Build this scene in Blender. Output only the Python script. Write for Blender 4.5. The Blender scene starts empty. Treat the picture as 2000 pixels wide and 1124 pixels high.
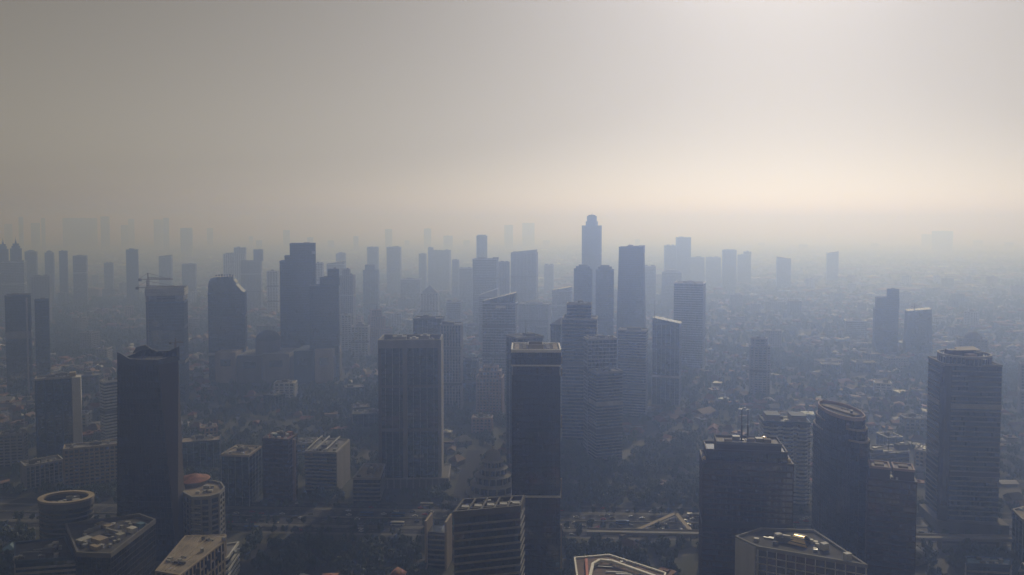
import bpy, math, random
import numpy as np
from mathutils import Vector, Matrix

random.seed(7)
rng = np.random.default_rng(11)
R = math.radians
S = bpy.context.scene
C = S.collection

# ------------------------------------------------------------------ camera
F = 1556.0                       # focal length in photo pixels (2000 px wide frame)
HOR = 430.0                      # photo row of the horizon
PITCH = R(2.5)
CAMZ = 250.0
SH = (F * math.tan(PITCH) - (562.0 - HOR)) / 2000.0
cd = bpy.data.cameras.new('camera')
cam = bpy.data.objects.new('camera', cd)
C.objects.link(cam)
cd.sensor_fit = 'HORIZONTAL'
cd.sensor_width = 36.0
cd.lens = 36.0 * F / 2000.0
cd.shift_y = SH
cd.clip_start = 1.0
cd.clip_end = 80000.0
cam.location = (0, 0, CAMZ)
cam.rotation_euler = (math.pi / 2 - PITCH, 0, 0)
S.camera = cam

# ------------------------------------------------------------------ sky, sun, exposure
SUN_AZ, SUN_EL = R(19.0), R(31.0)          # azimuth to the right of the view axis
w = bpy.data.worlds.new('World')
S.world = w
w.use_nodes = True
nt = w.node_tree
nt.nodes.clear()
sky = nt.nodes.new('ShaderNodeTexSky')
sky.sky_type = 'NISHITA'
sky.sun_disc = False
sky.sun_elevation = SUN_EL
sky.sun_rotation = SUN_AZ
sky.altitude = 100
sky.air_density = 0.7
sky.dust_density = 1.3
sky.ozone_density = 1.0
hs = nt.nodes.new('ShaderNodeHueSaturation')
hs.inputs['Saturation'].default_value = 0.14
bg = nt.nodes.new('ShaderNodeBackground')
bg.inputs['Strength'].default_value = 0.118
wo = nt.nodes.new('ShaderNodeOutputWorld')
nt.links.new(sky.outputs[0], hs.inputs['Color'])
tint = nt.nodes.new('ShaderNodeMix'); tint.data_type = 'RGBA'; tint.blend_type = 'MULTIPLY'
tint.inputs['Factor'].default_value = 1.0
tint.inputs['B'].default_value = (1.0, 0.90, 0.745, 1)          # smog-yellowed daylight, the same all round
nt.links.new(hs.outputs[0], tint.inputs['A'])
nt.links.new(tint.outputs['Result'], bg.inputs['Color'])
nt.links.new(bg.outputs[0], wo.inputs['Surface'])

sd = bpy.data.lights.new('sun', 'SUN')
sd.energy = 5.0
sd.angle = R(0.6)
sd.color = (1.0, 0.935, 0.91)
sun = bpy.data.objects.new('sun', sd)
C.objects.link(sun)
sv = Vector((math.sin(SUN_AZ) * math.cos(SUN_EL), math.cos(SUN_AZ) * math.cos(SUN_EL), math.sin(SUN_EL)))
sun.rotation_euler = sv.to_track_quat('Z', 'Y').to_euler()
sun.location = sv * 3000

S.view_settings.view_transform = 'Standard'
S.view_settings.look = 'None'
S.view_settings.exposure = -1.42
S.view_settings.gamma = 1.0
S.view_settings.use_curve_mapping = False
S.render.engine = 'CYCLES'
S.cycles.use_denoising = True
S.cycles.max_bounces = 6
S.cycles.volume_bounces = 1
S.cycles.diffuse_bounces = 2
S.cycles.glossy_bounces = 2
HAZE_DENSITY = 0.00078
HAZE_G = 0.75
HAZE_COLOR = (0.38, 0.53, 1.0)

# ------------------------------------------------------------------ pixel -> place
RGT = Vector((1, 0, 0))
FWD = Vector((0, math.cos(PITCH), -math.sin(PITCH)))
UPV = Vector((0, math.sin(PITCH), math.cos(PITCH)))
def ray(u, v):
    return FWD + RGT * ((u - 1000.0) / F) + UPV * ((562.0 - v) / F + SH * 2000.0 / F)
def atz(u, v, z):                          # where the pixel's ray meets height z
    d = ray(u, v); t = (z - CAMZ) / d.z
    return Vector((d.x * t, d.y * t, z))
def aty(u, v, Y):                          # where it meets distance Y
    d = ray(u, v); t = Y / d.y
    return Vector((d.x * t, Y, CAMZ + d.z * t))
def pix(X, Y, Z):
    p = Vector((X, Y, Z - CAMZ)); f = p.dot(FWD)
    return 1000 + F * p.x / f, 562 - F * (p.dot(UPV) / f - SH * 2000 / F)

# ------------------------------------------------------------------ materials
MATS = {}
def mat(name, col, rough=0.8, var=0.12, scale=0.08, spec=0.4, metal=0.0, bump=0.0, bscale=0.3, col2=None, streak=False):
    m = bpy.data.materials.new(name); m.use_nodes = True
    n = m.node_tree.nodes; l = m.node_tree.links
    b = n['Principled BSDF']
    b.inputs['Roughness'].default_value = rough
    b.inputs['Specular IOR Level'].default_value = spec
    b.inputs['Metallic'].default_value = metal
    tc = n.new('ShaderNodeTexCoord')
    mp = n.new('ShaderNodeMapping')
    if streak: mp.inputs['Scale'].default_value = (1, 1, 0.12)
    l.new(tc.outputs['Object'], mp.inputs['Vector'])
    nz = n.new('ShaderNodeTexNoise'); nz.inputs['Scale'].default_value = scale; nz.inputs['Detail'].default_value = 5
    l.new(mp.outputs[0], nz.inputs['Vector'])
    cr = n.new('ShaderNodeValToRGB')
    c2 = col2 or tuple(max(0, c * (1 - 2 * var)) for c in col)
    cr.color_ramp.elements[0].position = 0.32; cr.color_ramp.elements[1].position = 0.68
    cr.color_ramp.elements[0].color = (*c2, 1)
    cr.color_ramp.elements[1].color = (*(min(1, c * (1 + var)) for c in col), 1)
    l.new(nz.outputs['Fac'], cr.inputs['Fac'])
    l.new(cr.outputs['Color'], b.inputs['Base Color'])
    if bump > 0:
        n2 = n.new('ShaderNodeTexNoise'); n2.inputs['Scale'].default_value = bscale; n2.inputs['Detail'].default_value = 3
        l.new(tc.outputs['Object'], n2.inputs['Vector'])
        bp = n.new('ShaderNodeBump'); bp.inputs['Strength'].default_value = bump; bp.inputs['Distance'].default_value = 0.3
        l.new(n2.outputs['Fac'], bp.inputs['Height'])
        l.new(bp.outputs['Normal'], b.inputs['Normal'])
    MATS[name] = m
    return m
def glass(name, col, rough=0.03, pw=1.5, ph=4.0):
    """Curtain wall glass: dark tinted panes, each pane set at a slightly different angle and tint."""
    m = bpy.data.materials.new(name); m.use_nodes = True
    n = m.node_tree.nodes; l = m.node_tree.links
    b = n['Principled BSDF']
    b.inputs['Specular IOR Level'].default_value = 0.6
    b.inputs['IOR'].default_value = 2.0
    tc = n.new('ShaderNodeTexCoord')
    dv = n.new('ShaderNodeVectorMath'); dv.operation = 'DIVIDE'; dv.inputs[1].default_value = (pw, pw, ph)
    l.new(tc.outputs['Object'], dv.inputs[0])
    fl = n.new('ShaderNodeVectorMath'); fl.operation = 'FLOOR'
    l.new(dv.outputs[0], fl.inputs[0])
    wn = n.new('ShaderNodeTexWhiteNoise'); wn.noise_dimensions = '3D'
    l.new(fl.outputs[0], wn.inputs['Vector'])
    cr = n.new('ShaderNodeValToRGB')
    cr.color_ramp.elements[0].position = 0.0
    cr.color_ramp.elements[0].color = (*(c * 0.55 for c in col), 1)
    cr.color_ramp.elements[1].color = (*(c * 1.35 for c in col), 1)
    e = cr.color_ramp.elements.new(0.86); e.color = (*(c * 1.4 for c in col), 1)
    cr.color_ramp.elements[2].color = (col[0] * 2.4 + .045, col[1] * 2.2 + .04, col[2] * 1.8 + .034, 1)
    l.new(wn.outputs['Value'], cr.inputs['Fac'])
    l.new(cr.outputs['Color'], b.inputs['Base Color'])
    mr = n.new('ShaderNodeMapRange'); mr.inputs['To Min'].default_value = rough; mr.inputs['To Max'].default_value = rough + 0.06
    l.new(wn.outputs['Value'], mr.inputs['Value']); l.new(mr.outputs[0], b.inputs['Roughness'])
    nz = n.new('ShaderNodeTexNoise'); nz.inputs['Scale'].default_value = 0.14; nz.inputs['Detail'].default_value = 2
    l.new(tc.outputs['Object'], nz.inputs['Vector'])
    bp = n.new('ShaderNodeBump'); bp.inputs['Strength'].default_value = 0.12; bp.inputs['Distance'].default_value = 0.5
    l.new(nz.outputs['Fac'], bp.inputs['Height'])
    # tilt of each pane
    sb = n.new('ShaderNodeVectorMath'); sb.operation = 'SUBTRACT'; sb.inputs[1].default_value = (.5, .5, .5)
    l.new(wn.outputs['Color'], sb.inputs[0])
    sc = n.new('ShaderNodeVectorMath'); sc.operation = 'SCALE'; sc.inputs['Scale'].default_value = 0.012
    l.new(sb.outputs[0], sc.inputs[0])
    ad = n.new('ShaderNodeVectorMath'); ad.operation = 'ADD'
    l.new(bp.outputs['Normal'], ad.inputs[0]); l.new(sc.outputs[0], ad.inputs[1])
    nm = n.new('ShaderNodeVectorMath'); nm.operation = 'NORMALIZE'
    l.new(ad.outputs[0], nm.inputs[0]); l.new(nm.outputs[0], b.inputs['Normal'])
    MATS[name] = m
    return m

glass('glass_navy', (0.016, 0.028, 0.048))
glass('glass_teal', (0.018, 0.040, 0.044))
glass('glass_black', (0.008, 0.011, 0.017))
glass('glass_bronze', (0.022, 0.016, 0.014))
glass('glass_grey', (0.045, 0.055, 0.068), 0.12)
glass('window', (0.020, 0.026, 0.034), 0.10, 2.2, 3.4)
mat('concrete', (0.23, 0.225, 0.22), 0.85, streak=True)
mat('concrete_dark', (0.13, 0.125, 0.12), 0.85, streak=True)
mat('white_paint', (0.50, 0.50, 0.49), 0.7, streak=True)
mat('pale_stone', (0.30, 0.285, 0.265), 0.75, streak=True)
mat('beige', (0.31, 0.255, 0.185), 0.8, streak=True)
mat('pink_stone', (0.36, 0.26, 0.23), 0.8, streak=True)
mat('brown_stone', (0.065, 0.046, 0.040), 0.7, streak=True)
mat('umber', (0.075, 0.062, 0.056), 0.8, streak=True)
mat('blue_panel', (0.04, 0.07, 0.125), 0.75, streak=True)
mat('aluminium', (0.33, 0.35, 0.37), 0.42, metal=0.5)
mat('dark_metal', (0.045, 0.048, 0.055), 0.45)
mat('roof_grey', (0.17, 0.165, 0.16), 0.9, 0.25, 0.12)
mat('roof_tan', (0.26, 0.22, 0.17), 0.9, 0.25, 0.10)
mat('roof_dark', (0.06, 0.06, 0.062), 0.9, 0.25, 0.15)
mat('unit_grey', (0.35, 0.35, 0.34), 0.6)
mat('crane_yellow', (0.13, 0.10, 0.07), 0.6)
mat('terracotta', (0.23, 0.085, 0.05), 0.75, 0.3, 0.25)
mat('tile_brown', (0.13, 0.075, 0.055), 0.8, 0.3, 0.25)
mat('tin_grey', (0.24, 0.25, 0.26), 0.62, 0.3, 0.25)
mat('tin_white', (0.55, 0.54, 0.52), 0.6, 0.2, 0.25)
mat('tin_blue', (0.10, 0.19, 0.28), 0.6, 0.2, 0.25)
mat('tin_rust', (0.20, 0.12, 0.08), 0.75, 0.4, 0.35)
mat('plaster', (0.27, 0.255, 0.235), 0.85, 0.2, 0.3)
mat('bark', (0.09, 0.065, 0.045), 0.95)
mat('asphalt', (0.040, 0.040, 0.043), 0.97, 0.15, 0.03, spec=.15)
mat('paving', (0.10, 0.097, 0.090), 0.9, 0.2, 0.06)
mat('marking', (0.62, 0.62, 0.58), 0.7)
mat('tyre', (0.02, 0.02, 0.02), 0.9)
mat('car_white', (0.68, 0.68, 0.68), 0.25, 0.03)
mat('car_black', (0.02, 0.02, 0.022), 0.2, 0.05)
mat('car_silver', (0.36, 0.37, 0.38), 0.25, 0.03, metal=0.6)
mat('car_red', (0.35, 0.03, 0.03), 0.25, 0.03)
mat('car_blue', (0.04, 0.10, 0.30), 0.25, 0.03)
mat('flag_red', (0.55, 0.16, 0.13), 0.7)
mat('sign_white', (0.75, 0.74, 0.70), 0.6, 0.03)
mat('bronze_bright', (0.80, 0.62, 0.34), 0.28, 0.05, metal=1.0)
for i, (a, b_) in enumerate((((0.030, 0.052, 0.018), (0.062, 0.088, 0.030)), ((0.022, 0.044, 0.018), (0.045, 0.075, 0.028)), ((0.048, 0.062, 0.020), (0.085, 0.098, 0.036)))):
    m = mat('leaf_%d' % i, b_, 0.6, 0.2, 0.5, col2=a)

# ground: packed earth, yards, tarmac lanes and grass, all mixed below the size of a house
g = bpy.data.materials.new('ground'); g.use_nodes = True
n = g.node_tree.nodes; l = g.node_tree.links
b = n['Principled BSDF']; b.inputs['Roughness'].default_value = 0.95
tc = n.new('ShaderNodeTexCoord')
def nzr(scale, det=6):
    z = n.new('ShaderNodeTexNoise'); z.inputs['Scale'].default_value = scale; z.inputs['Detail'].default_value = det
    l.new(tc.outputs['Object'], z.inputs['Vector']); return z
z1 = nzr(0.006); z2 = nzr(0.06)
cr1 = n.new('ShaderNodeValToRGB')
cr1.color_ramp.elements[0].position = 0.35; cr1.color_ramp.elements[1].position = 0.65
cr1.color_ramp.elements[0].color = (0.030, 0.042, 0.018, 1); cr1.color_ramp.elements[1].color = (0.055, 0.050, 0.042, 1)
cr2 = n.new('ShaderNodeValToRGB')
cr2.color_ramp.elements[0].position = 0.38; cr2.color_ramp.elements[1].position = 0.66
cr2.color_ramp.elements[0].color = (0.040, 0.048, 0.026, 1); cr2.color_ramp.elements[1].color = (0.075, 0.070, 0.062, 1)
l.new(z1.outputs['Fac'], cr1.inputs['Fac']); l.new(z2.outputs['Fac'], cr2.inputs['Fac'])
mx = n.new('ShaderNodeMix'); mx.data_type = 'RGBA'; mx.inputs['Factor'].default_value = 0.5
l.new(cr1.outputs['Color'], mx.inputs['A']); l.new(cr2.outputs['Color'], mx.inputs['B'])
l.new(mx.outputs['Result'], b.inputs['Base Color'])
MATS['ground'] = g

# ------------------------------------------------------------------ mesh helpers
class MB:
    def __init__(s): s.v = []; s.f = []; s.mi = []; s.slots = []
    def slot(s, m):
        if m not in s.slots: s.slots.append(m)
        return s.slots.index(m)
    def loft(s, p0, z0, p1, z1, m=None, cap=True):
        k = len(s.v); nn = len(p0)
        s.v += [(p[0], p[1], z0) for p in p0] + [(p[0], p[1], z1) for p in p1]
        fs = [(k + i, k + (i + 1) % nn, k + nn + (i + 1) % nn, k + nn + i) for i in range(nn)]
        if cap: fs += [tuple(range(k + nn - 1, k - 1, -1)), tuple(range(k + nn, k + 2 * nn))]
        s.f += fs
        s.mi += [0 if m is None else s.slot(m)] * len(fs)
        return s
    def prism(s, p, z0, z1, m=None): return s.loft(p, z0, p, z1, m)
    def box(s, cx, cy, z0, sx, sy, sz, rot=0.0, m=None):
        c, q = math.cos(rot), math.sin(rot)
        p = [(cx + x * c - y * q, cy + x * q + y * c) for x, y in ((-sx/2, -sy/2), (sx/2, -sy/2), (sx/2, sy/2), (-sx/2, sy/2))]
        return s.prism(p, z0, z0 + sz, m)
    def ring(s, po, pi, z0, z1, m=None):
        k = len(s.v); nn = len(po)
        for p, z in ((po, z0), (po, z1), (pi, z1), (pi, z0)): s.v += [(q[0], q[1], z) for q in p]
        fs = []
        for a in range(4):
            b_ = (a + 1) % 4
            fs += [(k + a*nn + i, k + a*nn + (i+1) % nn, k + b_*nn + (i+1) % nn, k + b_*nn + i) for i in range(nn)]
        s.f += fs; s.mi += [0 if m is None else s.slot(m)] * len(fs)
        return s
    def bar(s, a, b_, t, m=None):           # square bar between two points
        a, b_ = Vector(a), Vector(b_); d = (b_ - a).normalized()
        u = d.cross(Vector((0, 0, 1)))
        if u.length < 1e-3: u = Vector((1, 0, 0))
        u.normalize(); w_ = d.cross(u); k = len(s.v)
        for p in (a, b_):
            for x, y in ((-1, -1), (1, -1), (1, 1), (-1, 1)): s.v.append(tuple(p + u * (x * t / 2) + w_ * (y * t / 2)))
        fs = [(k, k+1, k+5, k+4), (k+1, k+2, k+6, k+5), (k+2, k+3, k+7, k+6), (k+3, k, k+4, k+7), (k+3, k+2, k+1, k), (k+4, k+5, k+6, k+7)]
        s.f += fs; s.mi += [0 if m is None else s.slot(m)] * 6
        return s
    def slab(s, pts, off):                  # a planar polygon with thickness along vector off
        k = len(s.v); nn = len(pts); off = Vector(off)
        s.v += [tuple(Vector(p)) for p in pts] + [tuple(Vector(p) + off) for p in pts]
        fs = [(k + i, k + (i+1) % nn, k + nn + (i+1) % nn, k + nn + i) for i in range(nn)] + [tuple(range(k + nn - 1, k - 1, -1)), tuple(range(k + nn, k + 2*nn))]
        s.f += fs; s.mi += [0] * len(fs)
        return s
    def dome(s, cx, cy, z, r, h, nu=16, nv=6):
        pr = None
        for j in range(nv):
            a0, a1 = math.pi/2 * j/nv, math.pi/2 * (j+1)/nv
            c0 = [(cx + r*math.cos(a0)*math.cos(2*math.pi*i/nu), cy + r*math.cos(a0)*math.sin(2*math.pi*i/nu)) for i in range(nu)]
            c1 = [(cx + max(.02, r*math.cos(a1))*math.cos(2*math.pi*i/nu), cy + max(.02, r*math.cos(a1))*math.sin(2*math.pi*i/nu)) for i in range(nu)]
            s.loft(c0, z + h*math.sin(a0), c1, z + h*math.sin(a1), cap=(j == nv-1))
        return s
    def mesh(s, name, m=None):
        me = bpy.data.meshes.new(name)
        me.from_pydata(s.v, [], s.f)
        if s.slots:
            for q in s.slots: me.materials.append(MATS[q])
            me.polygons.foreach_set('material_index', s.mi)
        else: me.materials.append(MATS[m])
        return me
    def build(s, name, m, parent=None, loc=(0, 0, 0), stuff=False):
        o = bpy.data.objects.new(name, s.mesh(name, m)); C.objects.link(o)
        o.location = loc; o.parent = parent
        if stuff: o['kind'] = 'stuff'
        return o

def root(name, label, cat, loc, group=None):
    o = bpy.data.objects.new(name, None); C.objects.link(o); o.location = loc; o.empty_display_size = 5
    o['label'] = label; o['category'] = cat
    if group: o['group'] = group
    return o
def ccw(p):
    a = sum(p[i][0]*p[(i+1) % len(p)][1] - p[(i+1) % len(p)][0]*p[i][1] for i in range(len(p)))
    return list(p) if a > 0 else list(p)[::-1]
def offset(p, d):                            # offset a convex counter-clockwise outline
    out = []; nn = len(p)
    for i in range(nn):
        a, b_, c = Vector(p[i-1]), Vector(p[i]), Vector(p[(i+1) % nn])
        e0, e1 = (b_ - a).normalized(), (c - b_).normalized()
        n0, n1 = Vector((e0.y, -e0.x)), Vector((e1.y, -e1.x))
        m_ = n0 + n1
        k = d / max(0.25, (1 + n0.dot(n1)))
        q = b_ + m_ * k
        out.append((q.x, q.y))
    return out
def rect(cx, cy, sx, sy, rot=0.0):
    c, q = math.cos(rot), math.sin(rot)
    return [(cx + x*c - y*q, cy + x*q + y*c) for x, y in ((-sx/2, -sy/2), (sx/2, -sy/2), (sx/2, sy/2), (-sx/2, sy/2))]
def oval(cx, cy, rx, ry, rot=0.0, nn=32, pw=1.0):
    c, q = math.cos(rot), math.sin(rot); out = []
    for i in range(nn):
        a = 2*math.pi*i/nn; x = rx*math.copysign(abs(math.cos(a))**pw, math.cos(a)); y = ry*math.copysign(abs(math.sin(a))**pw, math.sin(a))
        out.append((cx + x*c - y*q, cy + x*q + y*c))
    return out

# ------------------------------------------------------------------ facade kit
FOOT = []         # (x, y, radius) kept free of houses and trees
COVER = []        # (left, right, top, distance) in photo pixels, to tell what is hidden
STY = dict(
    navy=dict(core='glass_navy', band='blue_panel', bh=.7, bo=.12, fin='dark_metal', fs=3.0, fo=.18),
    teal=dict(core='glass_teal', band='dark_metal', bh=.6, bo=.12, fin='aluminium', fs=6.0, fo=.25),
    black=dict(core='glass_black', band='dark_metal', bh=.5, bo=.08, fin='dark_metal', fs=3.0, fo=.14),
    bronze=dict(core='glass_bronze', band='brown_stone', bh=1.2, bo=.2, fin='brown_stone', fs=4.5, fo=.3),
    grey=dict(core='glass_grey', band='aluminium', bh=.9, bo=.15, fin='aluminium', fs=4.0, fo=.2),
    bands=dict(core='glass_navy', band='pale_stone', bh=1.3, bo=.35),
    wbands=dict(core='window', band='white_paint', bh=1.6, bo=.5),
    dbands=dict(core='glass_navy', band='concrete', bh=1.1, bo=.35),
    grid=dict(core='window', band='pale_stone', bh=1.5, bo=.3, fin='pale_stone', fs=4.2, fo=.45, fw=1.0),
    flats=dict(core='window', band='white_paint', bh=1.5, bo=.35, fin='white_paint', fs=6.0, fo=.6, fw=1.6),
    beige=dict(core='window', band='beige', bh=1.5, bo=.3, fin='beige', fs=4.0, fo=.45, fw=1.2),
    pink=dict(core='window', band='pink_stone', bh=1.5, bo=.3, fin='pink_stone', fs=4.0, fo=.5, fw=1.6),
    cgrid=dict(core='window', band='concrete', bh=1.5, bo=.3, fin='concrete', fs=5.0, fo=.45, fw=1.2),
    ribs=dict(core='glass_grey', band='concrete', bh=.8, bo=.1, fin='pale_stone', fs=3.6, fo=.6, fw=1.1),
    dring=dict(core='window', band='concrete_dark', bh=1.3, bo=.3, fin='concrete_dark', fs=4.0, fo=.4, fw=.9),
    thin=dict(core='window', band='white_paint', bh=.55, bo=.3, fin='white_paint', fs=5.2, fo=.4, fw=.5),
    open=dict(core='concrete_dark', band='concrete', bh=.5, bo=.9),
)
def lerp_poly(p, q, t): return [(a[0]*(1-t) + b_[0]*t, a[1]*(1-t) + b_[1]*t) for a, b_ in zip(p, q)]
def facade(rt, p0, z0, z1, st, p1=None, fl=4.0, sep=False, top=True, name='facade'):
    """Glass core between z0 and z1 (outline p0 below, p1 above) with floor bands and upright fins outside it."""
    s = STY[st]; p1 = p1 or p0; same = p1 is p0
    MB().loft(p0, z0, p1, z1).build(name, s['core'], rt)
    nf = max(2, int(round((z1 - z0) / fl))); fh = (z1 - z0) / nf
    if s.get('band'):
        mb = MB(); shared = None
        for k in range(1, nf + 1):
            z = z0 + fh*k - s['bh']
            if k == nf and top: continue
            q = offset(lerp_poly(p0, p1, (z - z0) / (z1 - z0)), s['bo']) if not same else None
            if sep:
                if same:
                    if shared is None: shared = MB().prism(offset(p0, s['bo']), 0, s['bh']).mesh('floor_band', s['band'])
                    o = bpy.data.objects.new('floor_band', shared); C.objects.link(o); o.parent = rt; o.location = (0, 0, z)
                else: MB().prism(q, z, z + s['bh']).build('floor_band', s['band'], rt)
            else: mb.prism(q or offset(p0, s['bo']), z, z + s['bh'])
        if not sep and mb.v: mb.build('floor_bands', s['band'], rt, stuff=True)
    if s.get('fin'):
        mb = MB(); fw = s.get('fw', .25); nn = len(p0)
        for i in range(nn):
            a0, b0, a1, b1 = (Vector(q) for q in (p0[i], p0[(i+1) % nn], p1[i], p1[(i+1) % nn]))
            L = (b0 - a0).length; k = max(1, int(L / s['fs']))
            if L < s['fs'] * .8: continue
            d = (b0 - a0).normalized(); nv = Vector((d.y, -d.x))
            for j in range(k + 1):
                t = (j + .0) / k; t = min(max(t, fw / 2 / L), 1 - fw / 2 / L)
                o0, o1 = a0.lerp(b0, t), a1.lerp(b1, t)
                def q(o): return [tuple(o - d*fw/2 - nv*.05), tuple(o - d*fw/2 + nv*s['fo']), tuple(o + d*fw/2 + nv*s['fo']), tuple(o + d*fw/2 - nv*.05)]
                mb.loft(ccw(q(o0)), z0, ccw(q(o1)), z1 - .05)
        if mb.v: mb.build('fins', s['fin'], rt, stuff=True)
def roof(rt, p, z, near=True, deck='roof_grey', par='concrete', ph=1.6, plant=2, pm='concrete_dark', out=.4, inn=.7, seed=0):
    MB().ring(offset(p, out), offset(p, -inn), z - .6, z + ph).build('parapet', par, rt)
    MB().prism(offset(p, -inn - .02), z + .02, z + .25).build('roof_deck', deck, rt)
    r_ = random.Random(seed + int(z * 10))
    cx = sum(q[0] for q in p)/len(p); cy = sum(q[1] for q in p)/len(p)
    e = Vector(p[1]) - Vector(p[0]); f2 = Vector(p[-1]) - Vector(p[0])
    L, W = e.length, f2.length
    rot = math.atan2(e.y, e.x)
    if len(p) > 8: L = W = min(max(Vector(q).length for q in [(a[0]-cx, a[1]-cy) for a in p]), 40)
    for k in range(plant):
        sx, sy, h = L*r_.uniform(.18, .34), W*r_.uniform(.2, .36), r_.uniform(2.2, 4.6)
        u, v_ = r_.uniform(-.22, .22)*L + (k - (plant-1)/2) * L * .3, r_.uniform(-.12, .12)*W
        x, y = cx + u*math.cos(rot) - v_*math.sin(rot), cy + u*math.sin(rot) + v_*math.cos(rot)
        o = MB().box(0, 0, 0, sx, sy, h, rot).build('plant_room', pm, rt, (x, y, z + .25))
        if near:
            MB().box(0, 0, 0, sx*.35, sy*.4, 1.1, rot).build('cooling_unit', 'unit_grey', o, (0, 0, h))
    if near:
        for k in range(9):
            u, v_ = r_.uniform(-.40, .40)*L, r_.choice((-.36, -.3, .3, .36))*W
            x, y = cx + u*math.cos(rot) - v_*math.sin(rot), cy + u*math.sin(rot) + v_*math.cos(rot)
            MB().box(0, 0, 0, r_.uniform(1.4, 3.4), r_.uniform(1.2, 2.4), r_.uniform(.9, 2.4), rot).build('cooling_unit', r_.choice(['unit_grey', 'unit_grey', 'aluminium', 'concrete_dark', 'tin_white']), rt, (x, y, z + .25))
        for k in range(3):
            u, v_, ln = r_.uniform(-.2, .2)*L, r_.uniform(-.38, .38)*W, r_.uniform(.2, .4)*L
            x, y = cx + u*math.cos(rot) - v_*math.sin(rot), cy + u*math.sin(rot) + v_*math.cos(rot)
            MB().box(0, 0, .3, ln, .6, .6, rot).box(-ln*.4*math.cos(rot), -ln*.4*math.sin(rot), 0, .4, .4, .32, rot).box(ln*.4*math.cos(rot), ln*.4*math.sin(rot), 0, .4, .4, .32, rot).build('duct', 'aluminium', rt, (x, y, z + .25))
        x, y = cx + .3*L*math.cos(rot), cy + .3*L*math.sin(rot)
        if r_.random() < .6: MB().prism(oval(0, 0, 1.2, 1.2, 0, 12), 0, 2.4).build('water_tank', 'unit_grey', rt, (x, y, z + .25))
def antenna(rt, x, y, z, h, t=.5):
    MB().bar((0, 0, 0), (0, 0, h*.5), t).bar((0, 0, h*.5), (0, 0, h), t*.45).box(0, 0, 0, t*3, t*3, .6).build('antenna', 'dark_metal', rt, (x, y, z))
def crane(rt, x, y, z, mast, jib, counter, rot, t=1.4, boom=0.0):
    """Tower crane: latticed mast, jib, counter jib with ballast, apex and tie bars."""
    c, q = math.cos(rot), math.sin(rot); mb = MB(); ht = t / 2
    for a, b_ in ((-1, -1), (1, -1), (1, 1), (-1, 1)): mb.bar((a*ht, b_*ht, 0), (a*ht, b_*ht, mast), t*.22)
    k = 0; zz = 0
    while zz < mast - t:
        for (a, b_), (c2, d2) in (((-1, -1), (1, -1)), ((1, -1), (1, 1)), ((1, 1), (-1, 1)), ((-1, 1), (-1, -1))):
            mb.bar((a*ht, b_*ht, zz), (c2*ht, d2*ht, zz + t*1.4), t*.12)
        zz += t*1.4
    m = mb.build('mast', 'crane_yellow', rt, (x, y, z))
    mb = MB(); up = math.tan(boom)
    for a in (-1, 1): mb.bar((0, a*ht*.8, mast), (jib, a*ht*.8, mast + jib*up), t*.25)
    mb.bar((0, 0, mast + t*1.3), (jib, 0, mast + jib*up + t*.5), t*.25)
    zz = 0
    while zz < jib - t*1.5:
        for a in (-1, 1):
            mb.bar((zz, a*ht*.8, mast + zz*up), (zz + t*.75, 0, mast + zz*up + t*1.1), t*.12)
            mb.bar((zz + t*.75, 0, mast + zz*up + t*1.1), (zz + t*1.5, a*ht*.8, mast + (zz + t*1.5)*up), t*.12)
        zz += t*1.5
    o = mb.build('jib', 'crane_yellow', rt, (x, y, z)); o.rotation_euler.z = rot
    mb = MB()
    for a in (-1, 1): mb.bar((0, a*ht*.8, mast), (-counter, a*ht*.8, mast), t*.3)
    o = mb.build('counter_jib', 'crane_yellow', rt, (x, y, z)); o.rotation_euler.z = rot
    o = MB().box(-counter + t, 0, mast - t*1.2, t*1.6, t*1.3, t*1.6).build('ballast', 'concrete_dark', rt, (x, y, z)); o.rotation_euler.z = rot
    o = MB().bar((0, 0, mast), (0, 0, mast + t*4), t*.5).bar((0, 0, mast + t*4), (jib*.7, 0, mast + jib*.7*up + t), t*.14).bar((0, 0, mast + t*4), (-counter*.9, 0, mast + t*.3), t*.14).build('apex', 'crane_yellow', rt, (x, y, z))
    o.rotation_euler.z = rot

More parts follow.
